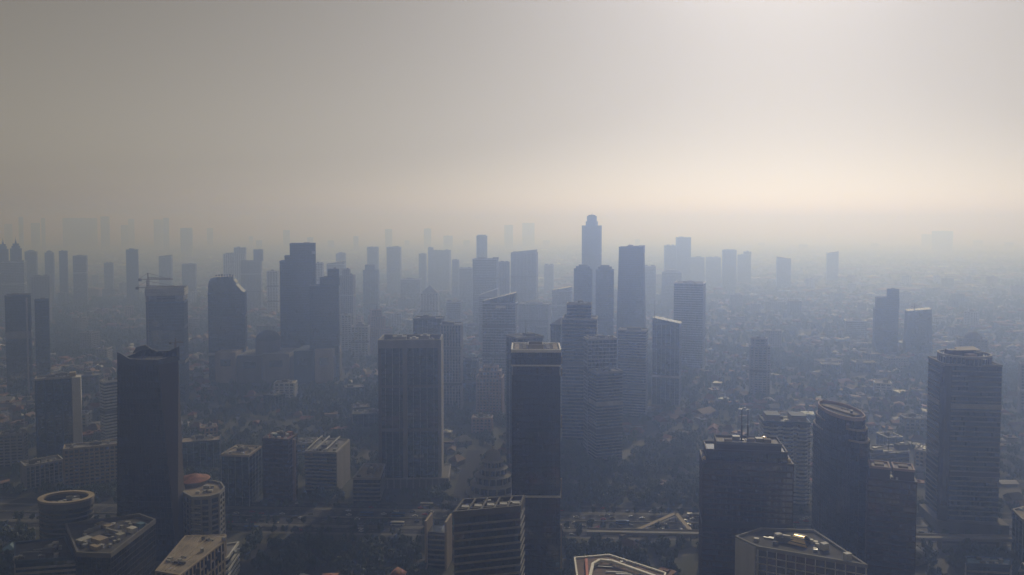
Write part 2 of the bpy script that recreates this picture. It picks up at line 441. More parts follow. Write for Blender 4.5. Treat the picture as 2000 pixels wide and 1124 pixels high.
def footprint(xl, xr, yt, D, a=0.0, r=.8):
    """Rectangle whose outline spans the photo columns xl..xr at distance D, turned by a degrees against the line of sight."""
    pl, pr = aty(xl, yt, D), aty(xr, yt, D)
    sil = pr.x - pl.x; cx = (pl.x + pr.x) / 2
    th = R(a); th_view = math.atan2(cx, D)
    wdt = sil * math.cos(th_view) / (abs(math.cos(th)) + r*abs(math.sin(th)))
    dep = wdt * r
    rot = th - th_view
    cy = D + dep/2
    cx *= cy / D
    return cx, cy, wdt, dep, rot, (pl.z + pr.z)/2
def T(name, label, xl, xr, yt, D, a=0.0, r=.8, st='navy', cat='tower', tiers=(), taper=None, chamfer=0.0, fl=4.0, plant=2, deck='roof_grey', par=None, crown=None, ph=1.6, base_z=0.0, sep=None, group=None, basew=None):
    """An upright building from its photo columns, roof row and distance. tiers: further (xl, xr, yt, depth factor) bodies."""
    cx, cy, wd, dp, rot, z = footprint(xl, xr, yt, D, a, r)
    rt = root(name, label, cat, (cx, cy, 0), group)
    near = D < 1000
    sep = (D < 700) if sep is None else sep
    def outline(w_, d_, ox=0, oy=0):
        if chamfer:
            k = chamfer*min(w_, d_); x, y = w_/2, d_/2
            pts = [(-x+k, -y), (x-k, -y), (x, -y+k), (x, y-k), (x-k, y), (-x+k, y), (-x, y-k), (-x, -y+k)]
        else: pts = [(-w_/2, -d_/2), (w_/2, -d_/2), (w_/2, d_/2), (-w_/2, d_/2)]
        c, q = math.cos(rot), math.sin(rot)
        return [((px+ox)*c - (py+oy)*q, (px+ox)*q + (py+oy)*c) for px, py in pts]
    p = outline(wd, dp)
    p0 = outline(wd*taper, dp*taper) if taper else None
    z -= ph
    facade(rt, p0 or p, 0, z, st, p if p0 else None, fl, sep)
    roof(rt, p, z, near, deck, par or STY[st].get('band') or 'concrete', ph, plant, seed=int(xl))
    if D < 2300 and not p0 and z > 55:           # louvred plant floors
        q_ = random.Random(int(xl*7 + yt))
        for fz in ((.5,) if z < 90 else (.34, .68)):
            if q_.random() < .75:
                zf = z*(fz + q_.uniform(-.06, .06))
                MB().prism(offset(p, max(.28, STY[st].get('bo', .2), STY[st].get('fo', .2)) + .06), zf, zf + q_.uniform(2.6, 4.4)).build('plant_floor', q_.choice(['concrete_dark', 'dark_metal', 'umber', 'unit_grey']), rt)
    info = dict(rt=rt, p=p, z=z, wd=wd, dp=dp, rot=rot, cx=cx, cy=cy)
    for k, (txl, txr, tyt, df) in enumerate(tiers):
        q1, q2 = aty(txl, tyt, D), aty(txr, tyt, D)
        wv = q2.x - q1.x; ox = ((q1.x + q2.x)/2 - (aty(xl, yt, D).x + aty(xr, yt, D).x)/2)
        w2 = wv / (sil_k(a, r*df))
        pp = outline(w2, w2*r*df if df < 3 else dp, ox, 0)
        zz = q1.z - ph
        facade(rt, pp, 0 if zz < z or txl < xl - 1 or txr > xr + 1 else z + .3, zz, st, None, fl, sep)
        roof(rt, pp, zz, near, deck, par or STY[st].get('band') or 'concrete', ph, 1, seed=k)
    if crown: crown(info)
    FOOT.append((cx, cy, max(wd, dp)*.62 + 7)); COVER.append((xl - 2, xr + 2, yt, D))
    for q in tiers: COVER.append((q[0] - 1, q[1] + 1, q[2], D))
    return info
def sil_k(a, r): return abs(math.cos(R(a))) + r*abs(math.sin(R(a)))

# crowns
def scaled(p, k, ky=None):
    cx = sum(q[0] for q in p)/len(p); cy = sum(q[1] for q in p)/len(p)
    return [(cx + (q[0]-cx)*k, cy + (q[1]-cy)*(ky or k)) for q in p]
def c_steps(steps, m='concrete', spire=0.0):
    def f(i):
        z = i['z'] + .3
        for k, h in steps:
            MB().prism(scaled(i['p'], k), z, z + h).build('crown_tier', m, i['rt']); z += h
        if spire: antenna(i['rt'], 0, 0, z, spire, .9)
    return f
def c_pyr(h, k=.96, m='roof_grey', spire=0.0, cut=.04):
    def f(i):
        MB().loft(scaled(i['p'], k), i['z'] + 1.62, scaled(i['p'], cut), i['z'] + 1.6 + h).build('pitched_crown', m, i['rt'])
        if spire: antenna(i['rt'], 0, 0, i['z'] + 1.6 + h - .5, spire, .7)
    return f
def c_wedge(hl, hr, m='glass_navy', k=1.0):
    def f(i):
        p = offset(i['p'], -.05) if k == 1.0 else scaled(i['p'], k); z = i['z'] + 1.62
        mb = MB(); mb.v = [(q[0], q[1], z) for q in p] + [(p[0][0], p[0][1], z + hl), (p[1][0], p[1][1], z + hr), (p[2][0], p[2][1], z + hr), (p[3][0], p[3][1], z + hl)]
        mb.f = [(3, 2, 1, 0), (0, 1, 5, 4), (1, 2, 6, 5), (2, 3, 7, 6), (3, 0, 4, 7), (4, 5, 6, 7)]; mb.mi = [0]*6
        mb.build('sloping_crown', m, i['rt'])
    return f
def c_dome(r, h, m='roof_grey', spire=0.0):
    def f(i):
        MB().dome(0, 0, i['z'] + .3, r*i['wd'], h).build('dome', m, i['rt'])
        if spire: antenna(i['rt'], 0, 0, i['z'] + h, spire, .6)
    return f
def c_ant(*ants):
    def f(i):
        for fx, h in ants: antenna(i['rt'], fx*i['wd']*math.cos(i['rot']), fx*i['wd']*math.sin(i['rot']), i['z'] + .3, h, .7)
    return f
def c_all(*fs):
    def f(i):
        for q in fs: q(i)
    return f

def struct(name, mb, m): o = mb.build(name, m); o['kind'] = 'structure'; return o
# ------------------------------------------------------------------ ground and roads
struct('ground', MB().slab([(-26000, -3000, 0), (26000, -3000, 0), (26000, 26000, 0), (-26000, 26000, 0)], (0, 0, -.5)), 'ground')
RA = math.atan(-0.045)                      # highway runs across the view, a little farther away on the left
def hw(s, t, z=0.0): return (s*math.cos(RA) - t*math.sin(RA), 652 + s*math.sin(RA) + t*math.cos(RA), z)
def strip(name, t0, t1, z, m, s0=-900, s1=900):
    return struct(name, MB().slab([hw(s0, t0, z), hw(s1, t0, z), hw(s1, t1, z), hw(s0, t1, z)], (0, 0, -.3 if z > .1 else -.003)), m)
strip('highway', -16, 18, .008, 'asphalt')
strip('frontage_road', -31, -20, .008, 'asphalt')
strip('frontage_road', 22, 34, .008, 'asphalt')
strip('median', -20, -16, .14, 'paving')
strip('median', 18, 22, .14, 'paving')
strip('pavement', 34, 38, .13, 'paving')
strip('pavement', -35, -31, .13, 'paving')
mb = MB()
for t in (-11.5, -8, -4.5, 4.5, 8, 11.5, 14.8, -25.5, 28):
    for s in np.arange(-420, 420, 9): mb.slab([hw(s, t-.09, .014), hw(s+4, t-.09, .014), hw(s+4, t+.09, .014), hw(s, t+.09, .014)], (0, 0, -.002))
for t in (-15.4, 17.4, -20.6, 22.6):
    mb.slab([hw(-420, t-.08, .014), hw(420, t-.08, .014), hw(420, t+.08, .014), hw(-420, t+.08, .014)], (0, 0, -.002))
o = mb.build('lane_markings', 'marking'); o['kind'] = 'structure'
mb = MB(); mb.box(0, 0, 0, 1700, .5, .9, 0)
o = mb.build('median_barrier', 'concrete', loc=hw(0, 1, 0)); o.rotation_euler.z = RA
o['label'] = 'low grey concrete barrier down the middle of the highway'; o['category'] = 'barrier'
def avenue(name, u0v0, u1v1, wid, m='asphalt', z=.012):
    a, b_ = atz(*u0v0, 0), atz(*u1v1, 0); d = (b_ - a).normalized(); q = Vector((-d.y, d.x, 0)) * wid/2
    struct(name, MB().slab([tuple(p + Vector((0, 0, z))) for p in (a - q, a + q, b_ + q, b_ - q)], (0, 0, -.004)), m)
    return (a, b_, wid)
ROADS = [avenue('avenue', (893, 1002), (928, 880), 17), avenue('side_street', (470, 1124), (520, 1062), 10),
         avenue('side_street', (1940, 975), (2010, 950), 13, 'paving'), avenue('side_street', (1625, 748), (1700, 733), 16, 'paving', .013),
         avenue('side_street', (1200, 900), (1290, 842), 12, 'paving'), avenue('side_street', (1620, 870), (1830, 905), 12),
         avenue('side_street', (1790, 1010), (1850, 1120), 12, 'paving', .013), avenue('side_street', (690, 905), (735, 880), 12, 'paving'),
         avenue('side_street', (385, 790), (735, 880), 10), avenue('side_street', (1240, 1110), (1400, 1060), 9, 'paving', .016)]

# ------------------------------------------------------------------ near buildings, each from its own outline
def poly_building(name, label, cat, pxs, z, st, fl=4.0, sep=True, deck='roof_grey', par='concrete', plant=2, ph=1.4, top=True, D=None):
    """Building whose roof outline is traced at height z (photo pixels), standing on the ground."""
    pts = ccw([(atz(u, v, z).x, atz(u, v, z).y) for u, v in pxs])
    k = min(range(len(pts)), key=lambda i: pts[i][0] + pts[i][1]*1.2); pts = pts[k:] + pts[:k]
    cx = sum(p[0] for p in pts)/len(pts); cy = sum(p[1] for p in pts)/len(pts)
    p = [(x - cx, y - cy) for x, y in pts]
    rt = root(name, label, cat, (cx, cy, 0))
    facade(rt, p, 0, z, st, None, fl, sep)
    if top: roof(rt, p, z, True, deck, par, ph, plant, seed=int(pxs[0][0]))
    rad = max(math.hypot(*q) for q in p)
    FOOT.append((cx, cy, rad*.9 + 5))
    COVER.append((min(q[0] for q in pxs), max(q[0] for q in pxs), min(q[1] for q in pxs), cy))
    return rt, p, (cx, cy)

# black twisted tower with sail-like crown, under construction
def dark_tower():
    Y = 575.0; zt = aty(280, 713, Y).z; zp = aty(280, 702, Y).z
    def X(u, v=900): return aty(u, v, Y).x
    cx = (X(229) + X(352))/2; cy = Y + 20
    rt = root('dark_tower', 'black glass tower with torn sail shaped crown and a corner that leans outward', 'tower', (cx, cy, 0))
    top = [(X(229, 702)-cx, -20), (X(309, 702)-cx, -21), (X(348, 702)*(cy-4)/Y-cx, -4), (X(347, 702)*(cy+18)/Y-cx, 18), (X(229, 702)-cx, 18)]
    z0 = aty(340, 1060, Y).z
    bot = [(X(229, 1060)-cx, -20), (X(343, 1060)-cx, -21), (X(363, 1060)*(cy-4)/Y-cx, -4), (X(362, 1060)*(cy+18)/Y-cx, 18), (X(229, 1060)-cx, 18)]
    k = zt/(zt - z0)
    bot = [(t[0] + (b_[0]-t[0])*k, t[1]) for t, b_ in zip(top, bot)]
    facade(rt, bot, 0, zt, 'black', top, 4.0, True, False)
    def edge(p, i, o, t): a, b_ = Vector(p[i]), Vector(p[i+1]); d = (b_ - a).normalized(); nv = Vector((d.y, -d.x)); return ccw([tuple(q) for q in (a + nv*o + d*.4, b_ + nv*o - d*.4, b_ + nv*t - d*.4, a + nv*t + d*.4)])
    MB().loft(edge(bot, 1, .1, .55), 0, edge(top, 1, .1, .55), zt).build('sunlit_face_slab', 'umber', rt)  # lighter brown slab paints this face's sunlit tone over the same black glass
    MB().ring(offset(top, .1), offset(top, -1.0), zt - .3, zp).build('parapet', 'glass_black', rt)
    MB().prism(offset(top, -1.02), zt + .01, zt + .3).build('roof_deck', 'roof_dark', rt)
    def sail(pts, y, th):
        P = [aty(u, v, Y + 20 + y) for u, v in pts]
        MB().slab([(p.x - cx, y, p.z) for p in P], (0, th, 0)).build('crown_sail', 'glass_black', rt)
    sail([(229, 706), (228.5, 688), (234, 690), (242, 695), (252, 701), (268, 702), (268, 706)], -20.6, 1.2)
    sail([(248, 700), (258, 692), (266, 679), (272, 677), (283, 674.5), (297, 683), (318, 692), (330, 696), (330, 700)], 15.5, 1.2)
    sail([(229, 700), (229, 693), (240, 696), (250, 698), (250, 700)], 15.4, 1.0)
    sail([(314, 704), (322, 693), (334, 684), (349, 677), (350, 704)], -3.6, 1.2)
    r_ = random.Random(3)
    for q in range(14):
        x, y = r_.uniform(top[0][0]+4, top[1][0]-2), r_.uniform(-15, 10)
        MB().bar((0, 0, 0), (r_.uniform(-4, 4), r_.uniform(-2, 2), r_.uniform(3, 6)), .35).build('steel_strut', 'dark_metal', rt, (x, y, zt + .3))
    ct = root('tower_crane', 'small tower crane on the roof of the black twisted tower', 'crane', (X(318, 700), Y + 22, zt + .3))
    crane(ct, 0, 0, 0, 12.5, 5.5, 4.5, R(8), .9)
    FOOT.append((cx, cy, 40)); COVER.append((229, 362, 690, Y))
dark_tower()

# grey green slab tower with a pale fin
def slab_tower():
    Y = 735.0
    i = T('office_tower', 'broad dark green slab tower, pale fin down its face', 739, 868, 672, Y, -5.5, .62, 'teal', ph=.5, plant=0, sep=True, par='concrete', deck='roof_dark')
    rt, p, z = i['rt'], i['p'], i['z']
    MB().ring(offset(p, .35), offset(p, -1.2), z - 3.5, z + 4.2).build('crown_frame', 'concrete', rt)
    c, q = math.cos(i['rot']), math.sin(i['rot'])
    def loc(x, y): return (x*c - y*q, x*q + y*c)
    for fx, wd_ in ((-.075, 4.2),):
        x, y = loc(fx*i['wd'], -i['dp']/2 - .3); MB().box(0, 0, 0, wd_, 1.6, z - 3.6, i['rot']).build('stair_fin', 'concrete', rt, (x, y, 0))
    for s_ in (-1, 1):
        x, y = loc(s_*(i['wd']/2 - 1.2), -i['dp']/2 + .6); MB().box(0, 0, 0, 3.0, 2.0, z - 3.6, i['rot']).build('corner_pier', 'concrete' if s_ > 0 else 'concrete_dark', rt, (x, y, 0))
    x, y = loc(i['wd']/2 - .2, 0); MB().box(0, 0, 0, 1.4, i['dp'] - 1, z - 3.6, i['rot']).build('end_wall', 'pale_stone', rt, (x, y, 0))
    for k, (fx, fy, sx, sy, h) in enumerate(((-.2, .1, 13, 7, 4.5), (.05, -.08, 8, 9, 3.6), (.22, .12, 9, 6, 5), (.34, -.1, 4, 4, 3))):
        x, y = loc(fx*i['wd'], fy*i['dp']); o = MB().box(0, 0, 0, sx, sy, h, i['rot']).build('plant_room', 'unit_grey', rt, (x, y, z + .3))
        MB().box(0, 0, 0, sx*.4, sy*.5, 1.2, i['rot']).build('cooling_unit', 'aluminium', o, (0, 0, h))
    x, y = loc(-6, 0)
    MB().box(0, 0, 0, i['wd']*1.45, i['dp']*1.15, 9, i['rot']).build('podium', 'concrete_dark', rt, (x, y, 0))
    MB().ring(rect(x, y, i['wd']*1.45 + .8, i['dp']*1.15 + .8, i['rot']), rect(x, y, i['wd']*1.45 - 1, i['dp']*1.15 - 1, i['rot']), 8.6, 10).build('podium_edge', 'pale_stone', rt)
    for k in range(14):
        x2, y2 = loc(-i['wd']*.72 + k*i['wd']*.103 - 3, -i['dp']*.575 - .2)
        MB().box(0, 0, 0, 1.0, .8, 8.5, i['rot']).build('podium_pier', 'concrete', rt, (x2, y2, 0))
slab_tower()
poly_building('pavilion', 'low block with tan parapet roof beside the broad green slab tower', 'building', [(690, 936), (742, 936), (752, 909), (711, 908)], 22, 'dbands', deck='roof_tan', par='pale_stone', plant=1)

# stacked box glass tower with white ledges
def stacked_tower():
    Y = 545.0
    def zz(v): return aty(1048, v, Y).z
    pl, pr = aty(1000, 690, Y), aty(1096, 690, Y)
    wd = pr.x - pl.x; cx = (pl.x + pr.x)/2; dp = 30.0; cy = Y + dp/2
    rt = root('stacked_tower', 'dark glass tower of stacked boxes with thin white ledges and cream edge fins', 'tower', (cx, cy, 0))
    rot = R(-1.2)
    def P(k, kd=1.0, ox=0): return rect(ox, 0, wd*k, dp*kd, rot)
    z4, z3, z2, z1, = zz(687), zz(716), zz(733), zz(968)
    facade(rt, P(.93, .95, 1.0), 0, z1 - 1.5, 'black', None, 4.0, True, False, 'lower_facade')
    facade(rt, P(.985), z1, z2, 'black', None, 4.0, True, False, 'main_facade')
    facade(rt, P(.94, .96), z2, z3, 'black', None, 4.0, True, False, 'neck_facade')
    facade(rt, P(1.0), z3 + 1.1, z4, 'navy', None, 4.0, True, True, 'upper_facade')
    for z, k in ((z3, 1.02), (z1 - 1.5, 1.02)):
        MB().prism(P(k, k), z + .02, z + 1.08).build('ledge', 'sign_white', rt)
    p = P(1.0)
    MB().ring(offset(p, .35), offset(p, -.7), z4 - .7, z4 + 1.5).build('parapet', 'sign_white', rt)
    MB().prism(offset(p, -.75), z4 + .02, z4 + .2).build('roof_deck', 'roof_dark', rt)
    for s_ in (-1, 1): MB().box(0, 0, 0, 3.2, dp*.82, 1.0, rot).build('roof_walkway', 'roof_tan', rt, (s_*wd*.40, 0, z4 + .2))
    o = MB().ring(rect(0, 0, 11, 13, rot), rect(0, 0, 9.6, 11.6, rot), 0, 3.6).build('plant_screen', 'pale_stone', rt, (-.4, -2, z4 + .2))
    MB().box(0, 0, 0, 8.6, 10.6, 1.6, rot).build('helipad', 'pink_stone', o)
    for k in range(8): MB().box(0, 0, 0, 2.4, 1.7, 1.8, rot).build('cooling_unit', 'unit_grey', rt, ((-1 if k < 4 else 1)*wd*.24, -9 + (k % 4)*5.5, z4 + .2))
    for v0, v1 in ((737, 722), (712, 698), (838, 813), (977, 938), (1124, 1028)):
        MB().box(0, 0, zz(v0), .9, 2.6, zz(v1) - zz(v0), rot).build('edge_fin', 'beige', rt, (wd*.5 + .55, -dp*.40, 0))
    FOOT.append((cx, cy, 26)); COVER.append((1000, 1097, 668, Y))
stacked_tower()

# banded office with tilted roof frame in front of the stacked tower
def banded_block():
    rt, p, (cx, cy) = poly_building('banded_block', 'dark office block with white floor bands and an open frame of roof beams', 'building', [(887, 1010), (1016, 998), (1024, 978), (905, 985)], 92, 'dbands', fl=4.2, deck='roof_dark', par='concrete_dark', plant=0, ph=3.0)
    a, b_, c, d = [Vector(q) for q in p][:4]
    for t in (.2, .4, .6, .8):
        u, v = a.lerp(b_, t), d.lerp(c, t)
        MB().bar((u.x, u.y, 0), (v.x, v.y, 0), .9).build('roof_beam', 'concrete_dark', rt, (0, 0, 94.6))
    for t in (.33, .66):
        u, v = a.lerp(d, t), b_.lerp(c, t)
        MB().bar((u.x, u.y, 0), (v.x, v.y, 0), .9).build('roof_beam', 'concrete_dark', rt, (0, 0, 93.6))
    for t in (.1, .3, .5, .7, .9):
        u = a.lerp(b_, t).lerp(d.lerp(c, t), .5); MB().box(0, 0, 0, 4, 3, 1.8).build('cooling_unit', 'unit_grey', rt, (u.x, u.y, 92.3))
banded_block()

# twin upright slabs by the highway
def twin_slabs():
    Y = 560.0
    a, b_ = aty(835, 1030, Y), aty(874, 1030, Y); cx = (a.x + b_.x)/2
    rt = root('slab_building', 'narrow building held between two upright pale topped slabs near the highway', 'building', (cx, Y + 8, 0))
    for s_, v in ((-1, 1018), (1, 1020)):
        h = aty(855, v, Y).z; x = s_*(b_.x - a.x)/2
        MB().box(0, 0, 0, 1.5, 17, h, R(-9)).build('slab_wall', 'beige', rt, (x, 0, 0))
    w_ = (b_.x - a.x) - 1.6; h = aty(855, 1042, Y).z
    MB().box(0, 0, 0, w_, 13, h, R(-9)).build('core', 'window', rt)
    for k in range(int(h/3.6)): MB().box(0, 0, 0, w_ - .02, 13.6, 1.2, R(-9)).build('floor_band', 'concrete', rt, (0, 0, 2.2 + 3.6*k))
    FOOT.append((cx, Y + 8, 16)); COVER.append((833, 878, 1016, Y))
twin_slabs()

# tiered domed hall
def domed_hall():
    base = atz(962, 992, 0); cx, cy = base.x, base.y + 18
    rt = root('domed_hall', 'tiered round hall with pale dome and thin spire between the two glass towers', 'building', (cx, cy, 0))
    z = 0
    for k, (r_, h, m) in enumerate(((24, 9, 'concrete'), (20, 6, 'concrete'), (16, 6, 'concrete'), (12.5, 5, 'concrete'), (9, 4.5, 'concrete'))):
        MB().prism(oval(0, 0, r_ - .8, r_ - .8, R(11), 16), z, z + h).build('tier_wall', 'window', rt)
        for j in range(16):
            q = oval(0, 0, r_ - .5, r_ - .5, R(11), 16)[j]
            MB().box(0, 0, 0, 1.2, 1.2, h - .05, math.atan2(q[1], q[0])).build('column', m, rt, (q[0], q[1], z))
        MB().loft(oval(0, 0, r_ + .8, r_ + .8, R(11), 16), z + h, oval(0, 0, r_ - 2.2, r_ - 2.2, R(11), 16), z + h + 1.4).build('eave_ring', 'concrete', rt)
        z += h + 1.41
    MB().dome(0, 0, z, 7.2, 9.5, 20, 8).build('dome', 'concrete', rt)
    MB().prism(oval(0, 0, 1.2, 1.2, 0, 8), z + 9.3, z + 12).build('lantern', 'white_paint', rt)
    antenna(rt, 0, 0, z + 12, 9, .7)
    FOOT.append((cx, cy, 32)); COVER.append((925, 1000, 905, cy))
domed_hall()

# round ring roofed drum
def ring_drum():
    z = 38.0
    pc = atz(129, 970, z); pl, pr = atz(77, 970, z), atz(181, 970, z); pb, pf = atz(129, 957.5, z), atz(129, 983, z)
    rx = (pr.x - pl.x)/2; ry = (pb.y - pf.y)/2
    cx, cy = pc.x, (pb.y + pf.y)/2
    rt = root('round_block', 'round concrete block with a pale ring roof open to a sunken deck', 'building', (cx, cy, 0))
    ro = oval(0, 0, rx, ry, 0, 40); ri = oval(0, 0, rx*.80, ry*.80, 0, 40)
    facade(rt, oval(0, 0, rx*.95, ry*.95, 0, 40), 0, z - 5, 'dring', None, 3.8, True, False)
    MB().ring(ro, ri, z - 1.6, z).build('ring_roof', 'beige', rt)
    MB().ring(oval(0, 0, rx*.985, ry*.985, 0, 40), oval(0, 0, rx*.93, ry*.93, 0, 40), z - 5.0, z - 1.62).build('upper_wall', 'concrete_dark', rt)
    r_ = random.Random(5)
    for k in range(9):
        a = r_.uniform(0, 6.28); q = r_.uniform(.1, .62)
        MB().box(0, 0, 0, r_.uniform(2, 5), r_.uniform(2, 4), r_.uniform(1.2, 2.8), r_.uniform(0, 3)).build('cooling_unit', 'unit_grey', rt, (rx*q*math.cos(a), ry*q*math.sin(a), z - 5 + .01))
    FOOT.append((cx, cy, max(rx, ry) + 5)); COVER.append((77, 181, 957, cy))
ring_drum()

# dark mall-like block with cluttered roof, bottom left
def roof_block():
    rt, p, (cx, cy) = poly_building('dark_block', 'black walled block with cluttered sunken roof below the black twisted tower', 'building', [(129, 1030), (272, 1010), (303, 1021), (216, 1088), (151, 1086)], 46, 'black', deck='roof_dark', par='concrete_dark', plant=0, ph=2.4)
    r_ = random.Random(9)
    for u, v, sx, sy, h, m in ((205, 1030, 13, 5, 2, 'roof_tan'), (195, 1062, 9, 6, 3.5, 'beige'), (186, 1074, 7, 3, 2.4, 'beige'), (235, 1052, 5, 4, 3, 'unit_grey'), (258, 1040, 6, 4, 3, 'tin_white'), (275, 1030, 5, 3.5, 2.6, 'tin_blue'), (165, 1060, 6, 8, 2.5, 'unit_grey'), (222, 1045, 16, 1.2, 3, 'concrete'), (180, 1040, 1.2, 12, 2.5, 'concrete')):
        q = atz(u, v, 46); MB().box(0, 0, 0, sx, sy, h, R(-28)).build('roof_unit', m, rt, (q.x - cx, q.y - cy, 46.26))
    for k in range(16):
        u, v = r_.uniform(165, 265), r_.uniform(1024, 1072)
        q = atz(u, v, 46); MB().box(0, 0, 0, 2.2, 1.6, 1.5, R(-28)).build('cooling_unit', 'unit_grey', rt, (q.x - cx, q.y - cy, 46.26))
roof_block()
poly_building('louvred_block', 'dark blue louvred block beside the black walled block with sunken roof', 'building', [(28, 1064), (126, 1052), (147, 1092), (30, 1100)], 40, 'bands', fl=3.0, deck='roof_dark', par='blue_panel', plant=1)

def long_roof():
    rt, p, (cx, cy) = poly_building('long_roof_block', 'long block with pale ribbed flat roof and square openings beside the black tower', 'building', [(362, 1048), (441, 1046), (438, 1058), (352, 1124), (304, 1116)], 36, 'beige', fl=6.0, deck='roof_tan', par='beige', plant=0, ph=.5)
    for t in (.2, .4, .6, .8):
        a = atz(362 + (441-362)*t, 1049, 36); b_ = atz(306 + (350-306)*t, 1116, 36)
        MB().bar((a.x - cx, a.y - cy, 36.4), (b_.x - cx, b_.y - cy, 36.4), .5).build('roof_rib', 'beige', rt)
    for t in (.12, .38, .62, .86):
        q = atz(352 + (438-352)*t, 1124 + (1058-1124)*t, 36)
        MB().box(0, 0, 0, 2.2, 3.4, 5.5, R(38)).build('dark_opening', 'dark_metal', rt, (q.x - cx, q.y - cy, 27))
long_roof()
poly_building('annex', 'low white edged annex beside the pale ribbed roof block', 'building', [(440, 1066), (466, 1062), (445, 1092), (384, 1124), (372, 1118)], 22, 'wbands', deck='roof_grey', par='white_paint', plant=1)

def curved_block():
    rt, p, (cx, cy) = poly_building('curved_block', 'office with rounded end and louvred side standing behind the black twisted tower', 'building', [(358, 966), (376, 976), (410, 974), (428, 968), (438, 957), (432, 947), (415, 943), (360, 944)], 45, 'cgrid', fl=4.0, deck='roof_tan', par='concrete', plant=0, ph=2.0)
    q = atz(378, 944, 45)
    MB().loft(oval(0, 0, 11, 11, 0, 24), 45.3, oval(0, 0, 11, 11, 0, 24), 48.5, cap=True).build('drum_wall', 'concrete', rt, (q.x - cx, q.y - cy, 0))
    MB().loft(oval(0, 0, 12.5, 12.5, 0, 24), 48.5, oval(0, 0, 2, 2, 0, 24), 52).build('round_tile_roof', 'terracotta', rt, (q.x - cx, q.y - cy, 0))
    for k in range(9):
        q = atz(381, 977, 45); MB().box(0, 0, 0, 7.5, 1.2, .8, R(-12)).build('louvre', 'pale_stone', rt, (q.x - cx, q.y - cy + .2, 6 + 4.1*k))
curved_block()
poly_building('teal_block', 'low teal glass block with tan roof edge near the dark brick tower', 'building', [(432, 890), (486, 892), (510, 874), (462, 872)], 44, 'teal', deck='roof_tan', par='beige', plant=1)
def brick_tower():
    rt, p, (cx, cy) = poly_building('brick_tower', 'narrow dark brown block with patched tiles and sheets on its roof', 'building', [(513, 858), (563, 861), (580, 850), (530, 845)], 56, 'bronze', deck='terracotta', par='brown_stone', plant=1, ph=1.2)
    for k, (u, v, m) in enumerate(((535, 851, 'tin_white'), (548, 850, 'roof_tan'), (560, 852, 'tin_white'), (540, 855, 'tin_blue'), (566, 851, 'terracotta'))):
        q = atz(u, v, 56); MB().box(0, 0, 0, 5, 4, 2 + k*.3, R(-20)).build('roof_shed', m, rt, (q.x - cx, q.y - cy, 56.26))
    q = atz(574, 856, 56); MB().box(0, 0, 0, 2.2, 2.2, 55, R(-25)).build('corner_pier', 'pink_stone', rt, (q.x - cx, q.y - cy, 0))
brick_tower()
def white_edge():
    rt, p, (cx, cy) = poly_building('gallery_block', 'blue louvred block with pale side wall and white roof frames', 'building', [(596, 884), (656, 886), (682, 861), (625, 858)], 37, 'bands', fl=3.4, deck='roof_grey', par='pale_stone', plant=1)
    a, b_, c, d = [Vector(q) for q in p][:4]
    nrm = Vector(((c - b_).normalized().y, -(c - b_).normalized().x))
    m = b_.lerp(c, .5) + nrm*.2
    MB().box(0, 0, 0, 1.4, (c - b_).length - .5, 37.5, math.atan2((c-b_).y, (c-b_).x) - math.pi/2).build('side_wall', 'pale_stone', rt, (m.x, m.y, 0))
    for t in (.0, .25, .6):
        u, v = a.lerp(b_, t + .08), d.lerp(c, t + .08)
        MB().bar((u.x, u.y, 40.4), (v.x, v.y, 40.4), .9).bar((u.x, u.y, 37.3), (u.x, u.y, 40.4), .7).bar((v.x, v.y, 37.3), (v.x, v.y, 40.4), .7).build('roof_frame', 'white_paint', rt)
white_edge()

# right foreground
def tiered_block():
    Y = 535.0
    z = aty(1450, 905, Y).z
    i = T('tiered_block', 'wide dark office block with stepped top and two thin masts', 1362, 1549, 903, Y, 8, .42, 'bronze', sep=True, ph=1.2, plant=0, par='brown_stone', deck='roof_dark')
    rt, rot = i['rt'], i['rot']; c, q = math.cos(rot), math.sin(rot)
    def loc(x, y): return (x*c - y*q, x*q + y*c)
    zz = i['z'] + .3
    w2, d2 = i['wd']*.90, i['dp']*.82; h = aty(1450, 885, Y).z - zz
    x, y = loc(-i['wd']*.01, 0); p = rect(x, y, w2, d2, rot)
    facade(rt, p, zz, zz + h, 'black', None, 4, True); MB().ring(offset(p, .3), offset(p, -.5), zz + h - .5, zz + h + 1).build('parapet', 'brown_stone', rt)
    w3 = i['wd']*.72; h2 = aty(1470, 872, Y).z - zz; x, y = loc(i['wd']*.02, .5); p = rect(x, y, w3, d2*.86, rot)
    MB().prism(p, zz + h + .02, zz + h2).build('penthouse', 'brown_stone', rt)
    MB().ring(offset(p, .25), offset(p, -.5), zz + h2 - .4, zz + h2 + 1.3).build('parapet', 'concrete_dark', rt)
    for k, (fx, fy) in enumerate(((-.2, -.1), (-.1, .15), (.05, -.12), (.16, .1), (.24, -.05))):
        x, y = loc(fx*i['wd'], fy*i['dp']); MB().box(0, 0, 0, 5, 4, 2 + (k % 3)*.5, rot).build('cooling_unit', 'unit_grey' if k % 2 else 'roof_tan', rt, (x, y, zz + h2 + .01))
    for u in (1449, 1461):
        qq = aty(u, 800, Y + i['dp']*.6)
        antenna(rt, qq.x - i['cx'], qq.y - i['cy'], zz + h2, qq.z - zz - h2, .95)
    x, y = loc(i['wd']*.22, i['dp']*.2)
    MB().dome(x, y, zz + h2 + .02, 2.6, 2.6, 16, 5).build('water_tank', 'bronze_bright', rt)
    for s_, y_ in ((-1, -.3), (1, -.2)):
        x, y = loc(s_*i['wd']*.475, y_*i['dp']); MB().dome(x, y, zz, 1.5, 2.2, 12, 4).build('roof_light', 'bronze_bright', rt)
tiered_block()

